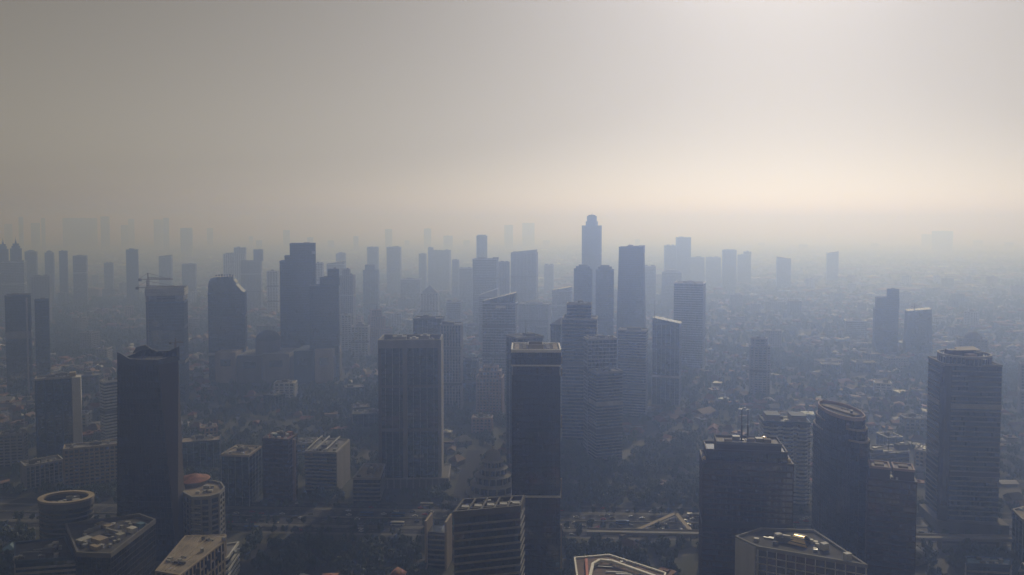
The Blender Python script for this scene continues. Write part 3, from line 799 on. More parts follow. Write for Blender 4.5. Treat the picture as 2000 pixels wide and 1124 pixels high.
def oval_tower():
    Y = 585.0
    ztop = 105.0
    cpt = atz(1643, 805, ztop); cx, cy = cpt.x, cpt.y
    rt = root('oval_tower', 'dark leaf shaped tower with slanted oval roof and two lower stepped shoulders', 'tower', (cx, cy, 0))
    O = [atz(u, v, ztop) for u, v in ((1598, 790), (1606, 786.5), (1622, 788), (1640, 791.5), (1658, 797), (1674, 804), (1685, 811), (1690, 818), (1684, 822), (1668, 822), (1652, 819.5), (1636, 815), (1620, 809), (1606, 801), (1599, 795))]
    cx = sum(q.x for q in O)/len(O); cy = sum(q.y for q in O)/len(O); rt.location = (cx, cy, 0)
    ax = Vector((O[7].x - O[0].x, O[7].y - O[0].y)).normalized(); ay = Vector((-ax.y, ax.x))
    def leaf(k, kw=1.0):
        out = []
        for q in O:
            d = Vector((q.x - cx, q.y - cy)); out.append(tuple(ax*d.dot(ax)*k + ay*d.dot(ay)*kw))
        return ccw(out)
    LA = math.atan2(ax.y, ax.x)
    facade(rt, leaf(1.0), 0, ztop, 'black', None, 4.0, True, True)
    facade(rt, leaf(1.10, .97), 0, ztop - 7, 'black', None, 4.0, True, True)
    facade(rt, leaf(1.20, .94), 0, ztop - 15, 'black', None, 4.0, True, True)
    for k, kw, z in ((1.10, .97, ztop - 7), (1.20, .94, ztop - 15)):
        MB().ring(offset(leaf(k, kw), .2), offset(leaf(k, kw), -.5), z - .4, z + 1.0).build('parapet', 'beige', rt)
        MB().prism(offset(leaf(k, kw), -.52), z + .01, z + .15).build('roof_deck', 'roof_tan', rt)
    MB().ring(offset(leaf(1.0), .25), offset(leaf(1.0), -.6), ztop - .5, ztop + 2.2).build('parapet', 'pink_stone', rt)
    MB().prism(offset(leaf(1.0), -.62), ztop + .01, ztop + .2).build('roof_deck', 'roof_dark', rt)
    MB().box(0, 0, 0, (O[7] - O[0]).length*.72, 5.2, 1.3, LA).build('roof_pad', 'roof_tan', rt, (0, 0, ztop + .21))
    MB().box(0, 0, 0, 5, 1.6, 1.9, LA).build('cooling_unit', 'roof_tan', rt, (ay.x*3.6, ay.y*3.6, ztop + .21))
    MB().prism(oval(0, 0, 1, 1, 0, 10), 0, 2).build('vent', 'dark_metal', rt, (ax.x*11, ax.y*11, ztop + 1.52))
    FOOT.append((cx, cy, 33)); COVER.append((1583, 1700, 790, cy))
oval_tower()

def wave_tower():
    i = T('apartment_tower', 'blue grey apartment tower with white wavy balconies behind the masts', 1481, 1583, 824, 690, 12, .55, 'wbands', fl=3.3, sep=True, ph=1.2, plant=2, par='blue_panel', deck='roof_grey', cat='tower')
    rt, rot = i['rt'], i['rot']; c, q = math.cos(rot), math.sin(rot)
    nfl = int(i['z']/3.3); fh = i['z']/nfl
    bay = {}
    for fx in (-.30, .02, .32):
        x, y = fx*i['wd'], -i['dp']/2
        pts = [(x - i['wd']*.13, y + .1), (x - i['wd']*.06, y - 2.4), (x + i['wd']*.06, y - 2.4), (x + i['wd']*.13, y + .1)]
        p = ccw([(a*c - b_*q, a*q + b_*c) for a, b_ in pts])
        MB().prism(p, 0, i['z'] - .1).build('bay_window', 'window', rt)
        me = MB().prism(offset(p, .45), 0, 1.35).mesh('balcony', 'white_paint')
        for k in range(1, nfl):
            o = bpy.data.objects.new('balcony', me); C.objects.link(o); o.parent = rt; o.location = (0, 0, k*fh - 1.4)
    for fx, w_ in ((-.28, .3), (.27, .32)):
        x, y = fx*i['wd'], 0
        MB().box(0, 0, 0, w_*i['wd'], i['dp']*.7, 5.0, rot).build('lift_house', 'pale_stone', rt, (x*c - y*q, x*q + y*c, i['z'] + .26))
        MB().box(0, 0, 0, w_*i['wd'] + .8, i['dp']*.7 + .8, .6, rot).build('lift_house_roof', 'blue_panel', rt, (x*c - y*q, x*q + y*c, i['z'] + 5.27))
wave_tower()

def brown_twin():
    Y = 545.0
    i = T('brown_block', 'rust brown block with two boxy roof houses beside the leaf shaped tower', 1689, 1790, 938, Y, 6, .6, 'bronze', sep=True, ph=1.0, plant=0, par='brown_stone', deck='roof_dark')
    rt, rot = i['rt'], i['rot']; c, q = math.cos(rot), math.sin(rot); z = i['z'] + .26
    for fx in (-.25, .25):
        x, y = fx*i['wd'], 0; x, y = x*c - y*q, x*q + y*c
        p = rect(x, y, i['wd']*.42, i['dp']*.8, rot); h = 7.5
        MB().prism(p, z, z + h).build('roof_house', 'brown_stone', rt)
        MB().ring(offset(p, .4), offset(p, -.6), z + h - .5, z + h + 1.2).build('parapet', 'pink_stone', rt)
        MB().box(x, y, z + h + .01, i['wd']*.2, i['dp']*.3, 1.6, rot).build('plant_room', 'roof_tan', rt)
brown_twin()

def drum_tower():
    Y = 632.0
    i = T('drum_tower', 'blue banded office tower topped by a ribbed round drum', 1809, 1957, 712, Y, 22, .82, 'dbands', fl=4.0, sep=True, ph=1.2, plant=0, par='concrete', deck='roof_tan')
    rt, rot = i['rt'], i['rot']; c, q = math.cos(rot), math.sin(rot); z = i['z'] + .26
    zt = aty(1887, 690, Y + 20).z; r_ = (aty(1934, 690, Y+22).x - aty(1841, 690, Y+22).x)/2
    MB().prism(oval(0, 0, r_*.97, r_*.97, 0, 48), z, zt - 2).build('drum', 'glass_navy', rt)
    for k in range(40):
        a = 2*math.pi*k/40; MB().box(0, 0, 0, .7, .5, zt - z - .3, a).build('drum_rib', 'concrete', rt, (r_*.985*math.cos(a), r_*.985*math.sin(a), z))
    MB().ring(oval(0, 0, r_*1.01, r_*1.01, 0, 48), oval(0, 0, r_*.93, r_*.93, 0, 48), zt - 1.0, zt + .6).build('drum_rim', 'pale_stone', rt)
    for k, (x, y, sx, sy, h, m) in enumerate(((-8, 2, 10, 8, 5, 'brown_stone'), (4, 5, 9, 7, 4, 'brown_stone'), (3, -4, 8, 5, 2.5, 'pink_stone'), (9, -3, 5, 6, 3.5, 'concrete_dark'))):
        MB().box(0, 0, 0, sx, sy, h, rot + .2*k).build('plant_room', m, rt, (x, y, zt - 2))
    o = MB().slab([(-9, -5, 0), (9, -6, .4), (9, 5, 1.8), (-8, 4, 1.4)], (0, 0, .5)).build('roof_canopy', 'crane_yellow', rt, (4, 5, zt + 2.2))
    MB().bar((-6, -3, -4), (-6, -3, .4), .5).bar((6, -3, -4), (6, -3, .6), .5).bar((6, 3, -4), (6, 3, 1.2), .5).bar((-6, 3, -4), (-6, 3, 1), .5).build('canopy_post', 'dark_metal', o)
    # recessed corner shaft on the left of the front
    x, y = -i['wd']/2 + 1.0, -i['dp']/2 + 1.0
    MB().prism(oval(x*c - y*q, x*q + y*c, 4.2, 4.2, 0, 20), 0, i['z'] - 1).build('corner_shaft', 'glass_bronze', rt)
    x, y = 0, -4
    MB().box(x*c - y*q, x*q + y*c, 0, i['wd']*1.25, i['dp']*1.2, 8, rot).build('podium', 'concrete_dark', rt)
drum_tower()

def framed_block():
    rt, p, (cx, cy) = poly_building('framed_block', 'white framed block with gridded front below the wide dark office block', 'building', [(1437, 1052), (1486, 1036), (1590, 1040), (1692, 1108), (1480, 1072)], 58, 'thin', fl=4.0, deck='roof_dark', par='concrete', plant=1, ph=1.6)
    a = atz(1437, 1052, 58); b_ = atz(1474, 1070, 58)
    q = (a + b_)/2; ln = (b_ - a).length
    MB().box(0, 0, 0, ln, 1.2, 58.5, math.atan2(b_.y - a.y, b_.x - a.x)).build('end_wall', 'white_paint', rt, (q.x - cx, q.y - cy - .8, 0))
    # curved skylight that catches the sun
    s = atz(1562, 1056, 60); mb = MB()
    for k in range(10):
        a0, a1 = math.pi*k/10, math.pi*(k+1)/10; e0, e1 = 6 - 3.2*math.sin(a0), 6 - 3.2*math.sin(a1)
        mb.slab([(-e0, -4.6*math.cos(a0), 5*math.sin(a0)), (e0, -4.6*math.cos(a0), 5*math.sin(a0)), (e1, -4.6*math.cos(a1), 5*math.sin(a1)), (-e1, -4.6*math.cos(a1), 5*math.sin(a1))], (0, 0, .15))
    o = mb.build('curved_skylight', 'bronze_bright', rt, (s.x - cx, s.y - cy, 58.3)); o.rotation_euler.z = R(-38)
    for k in range(1, 10, 2):
        a0 = math.pi*k/10; e0 = 6.1 - 3.2*math.sin(a0)
        MB().bar((-e0, -4.65*math.cos(a0), 5.1*math.sin(a0) + .1), (e0, -4.65*math.cos(a0), 5.1*math.sin(a0) + .1), .4).build('glazing_bar', 'dark_metal', o)
    for u, v in ((1655, 1095), (1520, 1056), (1610, 1075)):
        s = atz(u, v, 58); MB().box(0, 0, 0, 4, 3, 4, .3).build('roof_unit', 'white_paint', rt, (s.x - cx, s.y - cy, 58.3))
framed_block()
poly_building('corner_block', 'teal glass block with pale roof edge beside a walled lane right of the drum tower', 'building', [(1978, 998), (1998, 1018), (2060, 1010), (2035, 984)], 30, 'teal', deck='roof_tan', par='pale_stone', plant=1)
poly_building('shed', 'long low blue roofed shed at the foot of the drum tower', 'building', [(1888, 1104), (1972, 1108), (1976, 1094), (1886, 1090)], 14, 'bands', deck='tin_blue', par='blue_panel', plant=0)
def mast_block():
    rt, p, (cx, cy) = poly_building('mast_block', 'flat roofed grey block with a single mast behind the leaf shaped tower', 'building', [(1690, 890), (1776, 884), (1772, 874), (1700, 872)], 40, 'dbands', deck='roof_grey', par='concrete', plant=2)
    antenna(rt, 0, 0, 40.3, 16, .6)
mast_block()
poly_building('annex', 'small tan roofed pavilion next to the drum tower', 'building', [(1787, 880), (1806, 884), (1812, 872), (1792, 868)], 22, 'beige', deck='roof_tan', par='pale_stone', plant=0)

# pale portal-framed building at the bottom, right of the stacked tower
def arch_block():
    Y = 520.0
    rt, p, (cx, cy) = poly_building('portal_block', 'cream block with curved white roof frame and red stripe beside the stacked tower', 'building', [(1122, 1092), (1190, 1086), (1300, 1122), (1290, 1160), (1130, 1150)], 30, 'beige', deck='tile_brown', par='sign_white', plant=0, ph=1.2)
    a = [atz(u, v, 32) for u, v in ((1150, 1140), (1158, 1104), (1172, 1096), (1195, 1098), (1290, 1132))]
    mb = MB()
    for s, e in zip(a, a[1:]): mb.bar((s.x - cx, s.y - cy, 32.4), (e.x - cx, e.y - cy, 32.4), 1.8)
    mb.build('roof_frame', 'sign_white', rt)
    s, e = atz(1145, 1092, 32), atz(1148, 1140, 32)
    MB().bar((s.x - cx, s.y - cy, 31.6), (e.x - cx, e.y - cy, 31.6), 1.6).build('red_stripe', 'flag_red', rt)
arch_block()

# covered footbridge over the highway
def footbridge():
    pts = [atz(u, v, 8.0) for u, v in ((1212, 1046), (1255, 1031), (1320, 1003), (1357, 1046))]
    base = pts[1]; rt = root('footbridge', 'covered footbridge with pale zigzag roof crossing the highway', 'bridge', (base.x, base.y, 0))
    for a, b_ in zip(pts, pts[1:]):
        a = a - Vector((base.x, base.y, 0)); b_ = b_ - Vector((base.x, base.y, 0)); d = (b_ - a).normalized(); q = Vector((-d.y, d.x, 0))*1.7
        MB().slab([a - q, b_ - q, b_ + q, a + q], (0, 0, .35)).build('roof', 'beige', rt)
        q *= .85; dz = Vector((0, 0, -3.0)); MB().slab([a - q + dz, b_ - q + dz, b_ + q + dz, a + q + dz], (0, 0, .5)).build('deck', 'concrete', rt)
        k = max(2, int((b_ - a).length/9))
        for j in range(k + 1):
            p = a.lerp(b_, j/k)
            for s_ in (-1, 1): MB().bar((p.x + q.x*s_, p.y + q.y*s_, 5.3), (p.x + q.x*s_, p.y + q.y*s_, 8.0), .25).build('roof_post', 'dark_metal', rt)
            if j % 2 == 0: MB().bar((p.x, p.y, 0), (p.x, p.y, 5.0), 1.0).build('pier', 'concrete', rt)
footbridge()
# raised rail viaduct beyond the right carriageway
def viaduct():
    rt = root('viaduct', 'long concrete viaduct on square piers running beside the highway', 'viaduct', hw(100, -40))
    o = hw(100, -40)
    def L(s, t, z): h = hw(s, t, z); return (h[0] - o[0], h[1] - o[1], z)
    MB().slab([L(60, -44, 7), L(420, -44, 7), L(420, -36, 7), L(60, -36, 7)], (0, 0, 1.4)).build('deck', 'concrete', rt)
    for t in (-44, -36): MB().slab([L(60, t-.15, 8.4), L(420, t-.15, 8.4), L(420, t+.15, 8.4), L(60, t+.15, 8.4)], (0, 0, 1.1)).build('side_rail', 'pale_stone', rt)
    for s in range(64, 420, 22): MB().slab([L(s-1, -42, 0), L(s+1, -42, 0), L(s+1, -38, 0), L(s-1, -38, 0)], (0, 0, 6.98)).build('pier', 'concrete', rt)
viaduct()

# ------------------------------------------------------------------ left side towers
def joined_tower():
    i = T('office_tower', 'blue glass tower joined by a pale shaft to a slimmer twin with grey band', 9, 61, 577, 1150, -4, .8, 'navy', tiers=[(63, 88, 588, .9)], plant=2)
    rt = i['rt']
    for v0, v1 in ((662, 648),):
        z0, z1 = aty(40, v0, 1150).z, aty(40, v1, 1150).z
        MB().prism(offset(i['p'], .5), z0, z1).build('refuge_floor', 'concrete', rt)
    a = aty(62, 600, 1150); b_ = aty(9, 600, 1150); x = a.x - (a.x + b_.x)/2
    MB().box(x*1.02, -i['dp']/2 - .2, 0, 1.8, 4, i['z'] - 2, i['rot']).build('pale_shaft', 'pale_stone', rt)
joined_tower()
def white_fin_flats():
    i = T('apartment_tower', 'blue ribbed apartment tower with a tall white fin on its sunlit side', 68, 141, 738, 835, -4, .5, 'navy', fl=3.4, plant=3, par='pale_stone')
    rt = i['rt']; a = aty(148, 735, 835); c = aty(104.5, 735, 835)
    MB().box(a.x - c.x, 2, 0, aty(157, 735, 835).x - aty(141, 735, 835).x - .5, i['dp']*.8, i['z'] + 1, i['rot']).build('white_fin', 'white_paint', rt)
    MB().box(a.x - c.x - 4, 2, 0, 6, 8, 4, i['rot']).build('lift_house', 'beige', rt, (0, 0, i['z'] + 1.7))
    for fx in (-.36, -.12, .12, .36):
        x = fx*i['wd']; MB().box(x*math.cos(i['rot']) + .5, x*math.sin(i['rot']) - i['dp']/2 - .8, 0, 1.2, 2, i['z'], i['rot']).build('rib', 'blue_panel', rt)
white_fin_flats()
T('apartment_tower', 'dim blue apartment tower half hidden by the black twisted tower', 195, 236, 744, 880, 20, .7, 'wbands', fl=3.4)
T('hotel', 'beige gridded hotel block with flat roof beside the black twisted tower', 124, 236, 872, 745, -3, .35, 'beige', 'building', fl=3.4, plant=1, sep=True)
T('parking_block', 'low grey block with upright ribs and a lit roof edge behind the ring roof', 40, 124, 905, 740, 12, .6, 'ribs', 'building', fl=3.6, plant=1, par='pale_stone')
T('apartment_block', 'dark apartment slab with recessed balconies among trees left of the ring roof', -6, 54, 848, 800, -18, .5, 'cgrid', 'building', fl=3.2, sep=False)

def site_tower():
    D = 1080
    i = T('unfinished_tower', 'unfinished concrete tower with bare top floors under two cranes', 285, 368, 590, D, -9, .75, 'navy', plant=0)
    rt = i['rt']; z = i['z'] + .3
    zt = aty(326, 566, D).z
    k = 0
    while z < zt - 3:
        MB().prism(offset(i['p'], 1.2 if k % 2 else .4), z + 3.2, z + 3.7).build('bare_slab', 'concrete', rt)
        for q in scaled(i['p'], .93) + [(0, -i['dp']*.45), (0, i['dp']*.45)]:
            MB().box(q[0], q[1], z, 1.2, 1.2, 3.19, i['rot']).build('column', 'concrete', rt)
        MB().prism(scaled(i['p'], .5), z, z + 3.19).build('core_wall', 'concrete_dark', rt)
        z += 3.71; k += 1
    MB().ring(offset(i['p'], 1.0), offset(i['p'], .7), z - 9, z + 1.5).build('safety_screen', 'unit_grey', rt)
    for u, v, jl, cl, rt_, lab in ((289, 546, 36, 14, R(-6), 'higher tower crane with shorter jib above the unfinished tower'), (287, 562, 52, 15, R(3), 'lower tower crane with long thin jib reaching across the unfinished tower')):
        q = aty(u, v, D - 4 if v > 550 else D + 20)
        ct = root('tower_crane', lab, 'crane', (q.x, q.y, 0))
        crane(ct, 0, 0, 0, q.z, jl, cl, rt_, 2.2)
site_tower()

def shoulder_tower():
    D = 1240
    i = T('office_tower', 'dark blue tower with rounded left shoulder and a stepped sloping right side', 406, 483, 572, D, -6, .7, 'navy', plant=0, ph=1.0)
    rt = i['rt']; z = i['z'] + .2; p = i['p']
    zt = aty(430, 541, D).z; h = zt - z; cxw = i['wd']
    c, q = math.cos(i['rot']), math.sin(i['rot']); y0, y1 = -i['dp']/2 + .3, i['dp']/2 - .3
    prof = [(-.495, 0), (-.495, h*.45), (-.47, h*.72), (-.42, h*.9), (-.33, h*.97), (.20, h), (.20, h*.80), (.27, h*.62), (.27, h*.50), (.42, h*.12), (.495, 0)]
    front = [(x*cxw*c - y0*q, x*cxw*q + y0*c, z + zz) for x, zz in prof]
    MB().slab(front, (-(y1-y0)*q, (y1-y0)*c, 0)).build('shaped_top', 'glass_navy', rt)
    for k in range(7):
        x = (-.3 + .075*k)*cxw; MB().box(x*c, x*q, z + h + .01, 2.5, 6, 1.8 + (k % 3)*.5, i['rot']).build('plant_room', 'concrete_dark', rt)
shoulder_tower()

def mall():
    D = 1215
    a, b_ = aty(418, 690, D), aty(652, 690, D)
    cx = (a.x + b_.x)/2; wd = b_.x - a.x
    rt = root('shopping_mall', 'wide low mall with pale wall panels and a dark dome between the blue towers', 'mall', (cx, D + 30, 0))
    h = aty(520, 688, D).z
    MB().box(0, 0, 0, wd, 56, h - 8, 0).build('hall', 'concrete_dark', rt)
    for x, w_, hh, m in ((-wd*.40, wd*.17, h, 'beige'), (-wd*.2, wd*.2, h - 5, 'concrete_dark'), (.02*wd, wd*.22, h - 2, 'concrete'), (wd*.25, wd*.16, h + 2, 'blue_panel'), (wd*.42, wd*.15, h + 4, 'beige')):
        MB().box(x, -4, 0, w_, 58, hh, 0).build('wing', m, rt)
        MB().box(x, -33.2, hh*.55, w_*.5, .6, hh*.22, 0).build('wall_panel', 'window', rt)
    MB().box(0, 0, h - 7.98, wd*.98, 52, .8, 0).build('roof_deck', 'roof_grey', rt)
    q = aty(522, 664, D + 20)
    MB().prism(oval(q.x - cx, -6, 19, 19, 0, 28), h - 7, q.z).build('drum', 'concrete_dark', rt)
    MB().dome(q.x - cx, -6, q.z + .01, 19, 15, 28, 8).build('dome', 'roof_dark', rt)
    FOOT.append((cx - wd/4, D + 28, wd*.33)); FOOT.append((cx + wd/4, D + 28, wd*.33)); COVER.append((418, 652, 690, D))
mall()

def hotel_pair():
    D = 1290
    i = T('office_tower', 'tallest dark blue tower with lit sign and stepped left shoulder', 566, 617, 476, D, -3, .9, 'navy', tiers=[(557, 600, 500, .8), (548, 612, 510, .86)], plant=1)
    p0, p1 = aty(570, 492, D), aty(584, 492, D)
    for u0, u1 in ((568, 590), (609, 616)):
        p0, p1 = aty(u0, 494, D), aty(u1, 494, D)
        MB().box((p0.x + p1.x)/2 - i['cx'], -i['dp']/2 - 1.0, p0.z - 2, p1.x - p0.x, .6, 5, i['rot']).build('sign', 'aluminium', i['rt'])
    T('apartment_tower', 'dark blue tower with step rising to the right against the tallest blue tower', 604, 663, 558, 1225, -4, .6, 'navy', tiers=[(625, 663, 543, .8), (640, 662, 527, .9)], plant=1)
hotel_pair()
M = [  # middle distance
 ('apartment_tower', 'pale ribbed apartment tower peeping out behind the stepped blue tower', 664, 694, 538, 1650, -12, .9, 'ribs', dict(tiers=[(668, 684, 526, .7)])),
 ('apartment_tower', 'cream tower with white columns and small roof turret in the haze', 686, 722, 638, 1420, -6, .7, 'flats', dict(crown=c_steps([(.5, 5), (.25, 4)], 'pale_stone'))),
 ('apartment_tower', 'slim cream slab tower beside the stepped blue tower', 664, 686, 615, 1480, 8, .8, 'flats', {}),
 ('stepped_tower', 'pink stone tower with stepped crown and point', 716, 766, 642, 1480, 14, .8, 'pink', dict(tiers=[(719, 752, 618, .85), (722, 745, 606, .8)], crown=None, spire=(733, 596))),
 ('apartment_tower', 'pale gabled tower with pointed arch crown and corner columns', 821, 858, 572, 1850, -5, .8, 'flats', dict(crown=c_pyr(15, .9, 'roof_grey', 6))),
 ('office_block', 'grey office block with cluttered roof behind the broad green slab tower', 807, 868, 622, 1060, -8, .7, 'teal', dict(plant=3)),
 ('office_block', 'lower grey ribbed office block joined to the cluttered roof block', 860, 904, 634, 1045, -6, .9, 'ribs', dict(plant=2)),
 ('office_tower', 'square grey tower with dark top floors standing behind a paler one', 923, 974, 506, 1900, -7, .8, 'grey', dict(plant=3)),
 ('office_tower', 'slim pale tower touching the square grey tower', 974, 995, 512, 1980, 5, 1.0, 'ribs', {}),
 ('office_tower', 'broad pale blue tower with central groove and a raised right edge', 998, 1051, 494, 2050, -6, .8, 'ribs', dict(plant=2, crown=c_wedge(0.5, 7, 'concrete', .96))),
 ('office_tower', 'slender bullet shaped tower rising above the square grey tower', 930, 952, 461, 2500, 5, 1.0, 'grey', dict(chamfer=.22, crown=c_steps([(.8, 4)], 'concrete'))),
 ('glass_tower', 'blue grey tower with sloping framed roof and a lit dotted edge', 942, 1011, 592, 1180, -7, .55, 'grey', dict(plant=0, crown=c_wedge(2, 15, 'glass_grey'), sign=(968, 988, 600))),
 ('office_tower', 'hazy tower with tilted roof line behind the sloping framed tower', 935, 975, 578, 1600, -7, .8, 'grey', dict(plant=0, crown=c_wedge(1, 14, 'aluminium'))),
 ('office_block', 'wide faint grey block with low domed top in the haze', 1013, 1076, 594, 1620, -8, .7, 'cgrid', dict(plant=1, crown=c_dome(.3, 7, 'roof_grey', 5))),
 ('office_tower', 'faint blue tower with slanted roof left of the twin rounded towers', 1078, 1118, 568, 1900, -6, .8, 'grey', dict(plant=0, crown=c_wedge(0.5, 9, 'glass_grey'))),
 ('twin_tower', 'one of two matching chamfered towers, standing in front of the tallest spired tower', 1120, 1158, 526, 1480, -6, .9, 'navy', dict(chamfer=.24, plant=0, crown=c_steps([(.78, 6), (.5, 3)], 'blue_panel'))),
 ('twin_tower', 'one of two matching chamfered towers, the one next to the tapered tower', 1163, 1200, 527, 1490, -6, .9, 'navy', dict(chamfer=.24, plant=0, crown=c_steps([(.78, 6), (.5, 3)], 'blue_panel'))),
 ('spired_tower', 'tallest tower with square stepped crown and thin spire above the horizon', 1136, 1176, 441, 2050, -8, .95, 'navy', dict(plant=0, chamfer=.12, crown=c_steps([(.62, 12), (.5, 14), (.36, 3)], 'blue_panel', 10))),
 ('tapered_tower', 'blue tower tapering upward with pale lantern at its right top corner', 1209, 1259, 483, 1450, -5, .8, 'navy', dict(taper=1.22, plant=3)),
 ('apartment_tower', 'grey ribbed apartment tower with balconies in front of the tapered tower', 1207, 1266, 645, 1000, -7, .7, 'dbands', dict(fl=3.4, plant=2)),
 ('office_tower', 'faint slim tower close behind the tapered tower', 1256, 1281, 521, 2300, 0, 1.0, 'grey', {}),
 ('office_tower', 'blue tower with a pale upright panel and low arched roof', 1316, 1379, 553, 1340, -7, .8, 'grey', dict(plant=1, crown=c_dome(.18, 4, 'concrete'))),
 ('round_tower', 'faint tower with rounded shoulders behind the tower with the pale panel', 1293, 1331, 532, 2250, 0, .9, 'grey', dict(chamfer=.3, taper=1.1, crown=c_steps([(.85, 4), (.6, 3)], 'concrete'))),
 ('office_tower', 'dark slab tower with slanted roof and a tall mast at its left corner', 1274, 1332, 632, 1070, -8, .6, 'teal', dict(plant=0, crown=c_all(c_wedge(7, .6, 'glass_teal'), c_ant((-.46, 31), (.02, 10))))),
 ('stepped_tower', 'banded grey tower with raised middle block and pale roof edges', 1098, 1168, 622, 895, -3, .7, 'dbands', dict(tiers=[(1107, 1156, 594, .72)], par='pale_stone', deck='roof_tan')),
 ('office_tower', 'grey tower with long pale framed roof right of the stepped banded tower', 1140, 1205, 661, 850, 16, .5, 'grey', dict(par='pale_stone', plant=1, deck='roof_dark')),
 ('apartment_block', 'banded apartment block with sloping balconies below the long pale roof', 1150, 1216, 726, 815, 24, .7, 'dbands', dict(fl=3.3, plant=2)),
 ('glass_block', 'teal glass tower with ramped pale roof edge left of the stepped banded tower', 1075, 1101, 634, 960, -12, 1.2, 'teal', dict(plant=0, crown=c_wedge(0.4, 8, 'pale_stone', .9))),
 ('office_tower', 'plain grey tower with flat turned roof and thin mast behind the stacked tower', 988, 1061, 658, 800, 28, .8, 'teal', dict(plant=1, par='concrete', crown=c_ant((.05, 17)))),
 ('stepped_block', 'pale pink stepped hall with pointed lantern in the haze', 930, 985, 738, 1010, -6, .8, 'pink', dict(tiers=[(936, 980, 726, .8), (944, 974, 718, .7)], crown=c_pyr(3, .5), spire=(962, 706))),
 ('office_block', 'dull grey block in shade behind the broad green slab tower', 893, 936, 704, 1090, -8, .9, 'teal', {}),
 ('office_tower', 'stepped dark tower with small roof masts rising on its right', 1705, 1755, 604, 1480, 7, .8, 'navy', dict(tiers=[(1711, 1754, 583, .9), (1732, 1754, 566, .8)], plant=1, crown=c_ant((.2, 20), (.42, 22)))),
 ('office_tower', 'leaning sided tower with slanted roof and a small crane', 1767, 1820, 610, 1460, 8, .8, 'navy', dict(taper=1.12, plant=0, crown=c_wedge(1, 6, 'glass_navy'))),
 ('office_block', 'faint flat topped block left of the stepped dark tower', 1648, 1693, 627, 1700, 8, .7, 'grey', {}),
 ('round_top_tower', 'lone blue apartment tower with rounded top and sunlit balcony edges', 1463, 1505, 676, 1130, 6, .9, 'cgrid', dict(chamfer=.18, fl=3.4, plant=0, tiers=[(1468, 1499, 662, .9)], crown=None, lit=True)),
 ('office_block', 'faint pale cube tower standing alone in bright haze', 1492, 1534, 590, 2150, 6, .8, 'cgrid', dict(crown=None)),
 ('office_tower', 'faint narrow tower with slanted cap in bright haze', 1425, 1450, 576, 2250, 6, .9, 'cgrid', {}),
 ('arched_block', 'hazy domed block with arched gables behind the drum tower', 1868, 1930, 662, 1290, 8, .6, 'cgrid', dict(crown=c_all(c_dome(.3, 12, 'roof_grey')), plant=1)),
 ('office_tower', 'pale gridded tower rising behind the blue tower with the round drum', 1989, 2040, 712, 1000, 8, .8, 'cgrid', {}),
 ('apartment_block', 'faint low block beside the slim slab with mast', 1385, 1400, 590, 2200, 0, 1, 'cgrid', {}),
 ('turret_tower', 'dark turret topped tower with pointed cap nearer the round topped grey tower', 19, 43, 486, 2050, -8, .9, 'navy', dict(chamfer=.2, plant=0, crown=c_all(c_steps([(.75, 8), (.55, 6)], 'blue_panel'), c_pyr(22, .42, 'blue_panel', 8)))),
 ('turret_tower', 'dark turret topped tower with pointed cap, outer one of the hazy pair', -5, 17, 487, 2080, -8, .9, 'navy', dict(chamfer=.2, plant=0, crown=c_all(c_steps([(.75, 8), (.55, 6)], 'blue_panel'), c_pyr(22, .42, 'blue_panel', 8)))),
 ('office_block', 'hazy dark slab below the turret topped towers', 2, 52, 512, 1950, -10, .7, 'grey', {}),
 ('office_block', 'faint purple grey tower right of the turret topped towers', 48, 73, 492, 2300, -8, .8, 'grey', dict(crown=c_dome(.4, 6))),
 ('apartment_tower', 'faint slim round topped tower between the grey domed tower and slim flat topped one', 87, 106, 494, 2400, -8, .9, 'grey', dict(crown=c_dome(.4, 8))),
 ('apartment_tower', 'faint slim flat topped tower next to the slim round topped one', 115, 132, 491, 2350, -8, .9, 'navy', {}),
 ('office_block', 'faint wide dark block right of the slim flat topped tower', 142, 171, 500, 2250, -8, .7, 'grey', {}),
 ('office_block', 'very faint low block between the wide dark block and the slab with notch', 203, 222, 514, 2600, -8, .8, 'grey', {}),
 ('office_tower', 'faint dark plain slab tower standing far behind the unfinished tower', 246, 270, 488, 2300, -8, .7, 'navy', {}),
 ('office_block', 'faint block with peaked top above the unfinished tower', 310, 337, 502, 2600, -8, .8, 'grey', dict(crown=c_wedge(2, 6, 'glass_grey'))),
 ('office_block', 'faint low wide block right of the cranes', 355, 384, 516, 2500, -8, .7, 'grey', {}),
 ('apartment_tower', 'very faint pale tower of three white slabs far behind the cranes', 352, 376, 446, 5200, -8, .6, 'flats', {}),
 ('apartment_block', 'pale pair of joined slabs left of the tallest dark blue tower', 436, 481, 496, 2500, -8, .5, 'flats', dict(tiers=[(457, 480, 484, .9)])),
 ('apartment_tower', 'pale slab tower pair rising behind the rounded shoulder tower', 470, 512, 510, 2200, -8, .5, 'ribs', dict(tiers=[(495, 513, 488, .9)])),
 ('apartment_block', 'pale low slab left of the tallest dark blue tower', 521, 545, 530, 2100, -8, .8, 'flats', {}),
 ('office_tower', 'pale block showing between the tallest blue tower and the stepped one', 615, 632, 514, 2000, -8, .9, 'flats', {}),
 ('office_tower', 'pale round topped tower above the step of the dark blue tower', 656, 676, 496, 2700, -8, .9, 'grey', dict(crown=c_dome(.4, 6))),
 ('office_tower', 'pale wedge roofed tower beside the round topped one', 638, 676, 516, 2200, -8, .8, 'grey', dict(crown=c_wedge(1, 8, 'glass_grey'))),
 ('office_tower', 'narrower one of two plain pale slabs in the haze', 717, 740, 483, 2700, -8, .8, 'grey', {}),
 ('office_tower', 'broader one of two plain pale slabs in the haze', 755, 784, 483, 2700, -8, .8, 'grey', {}),
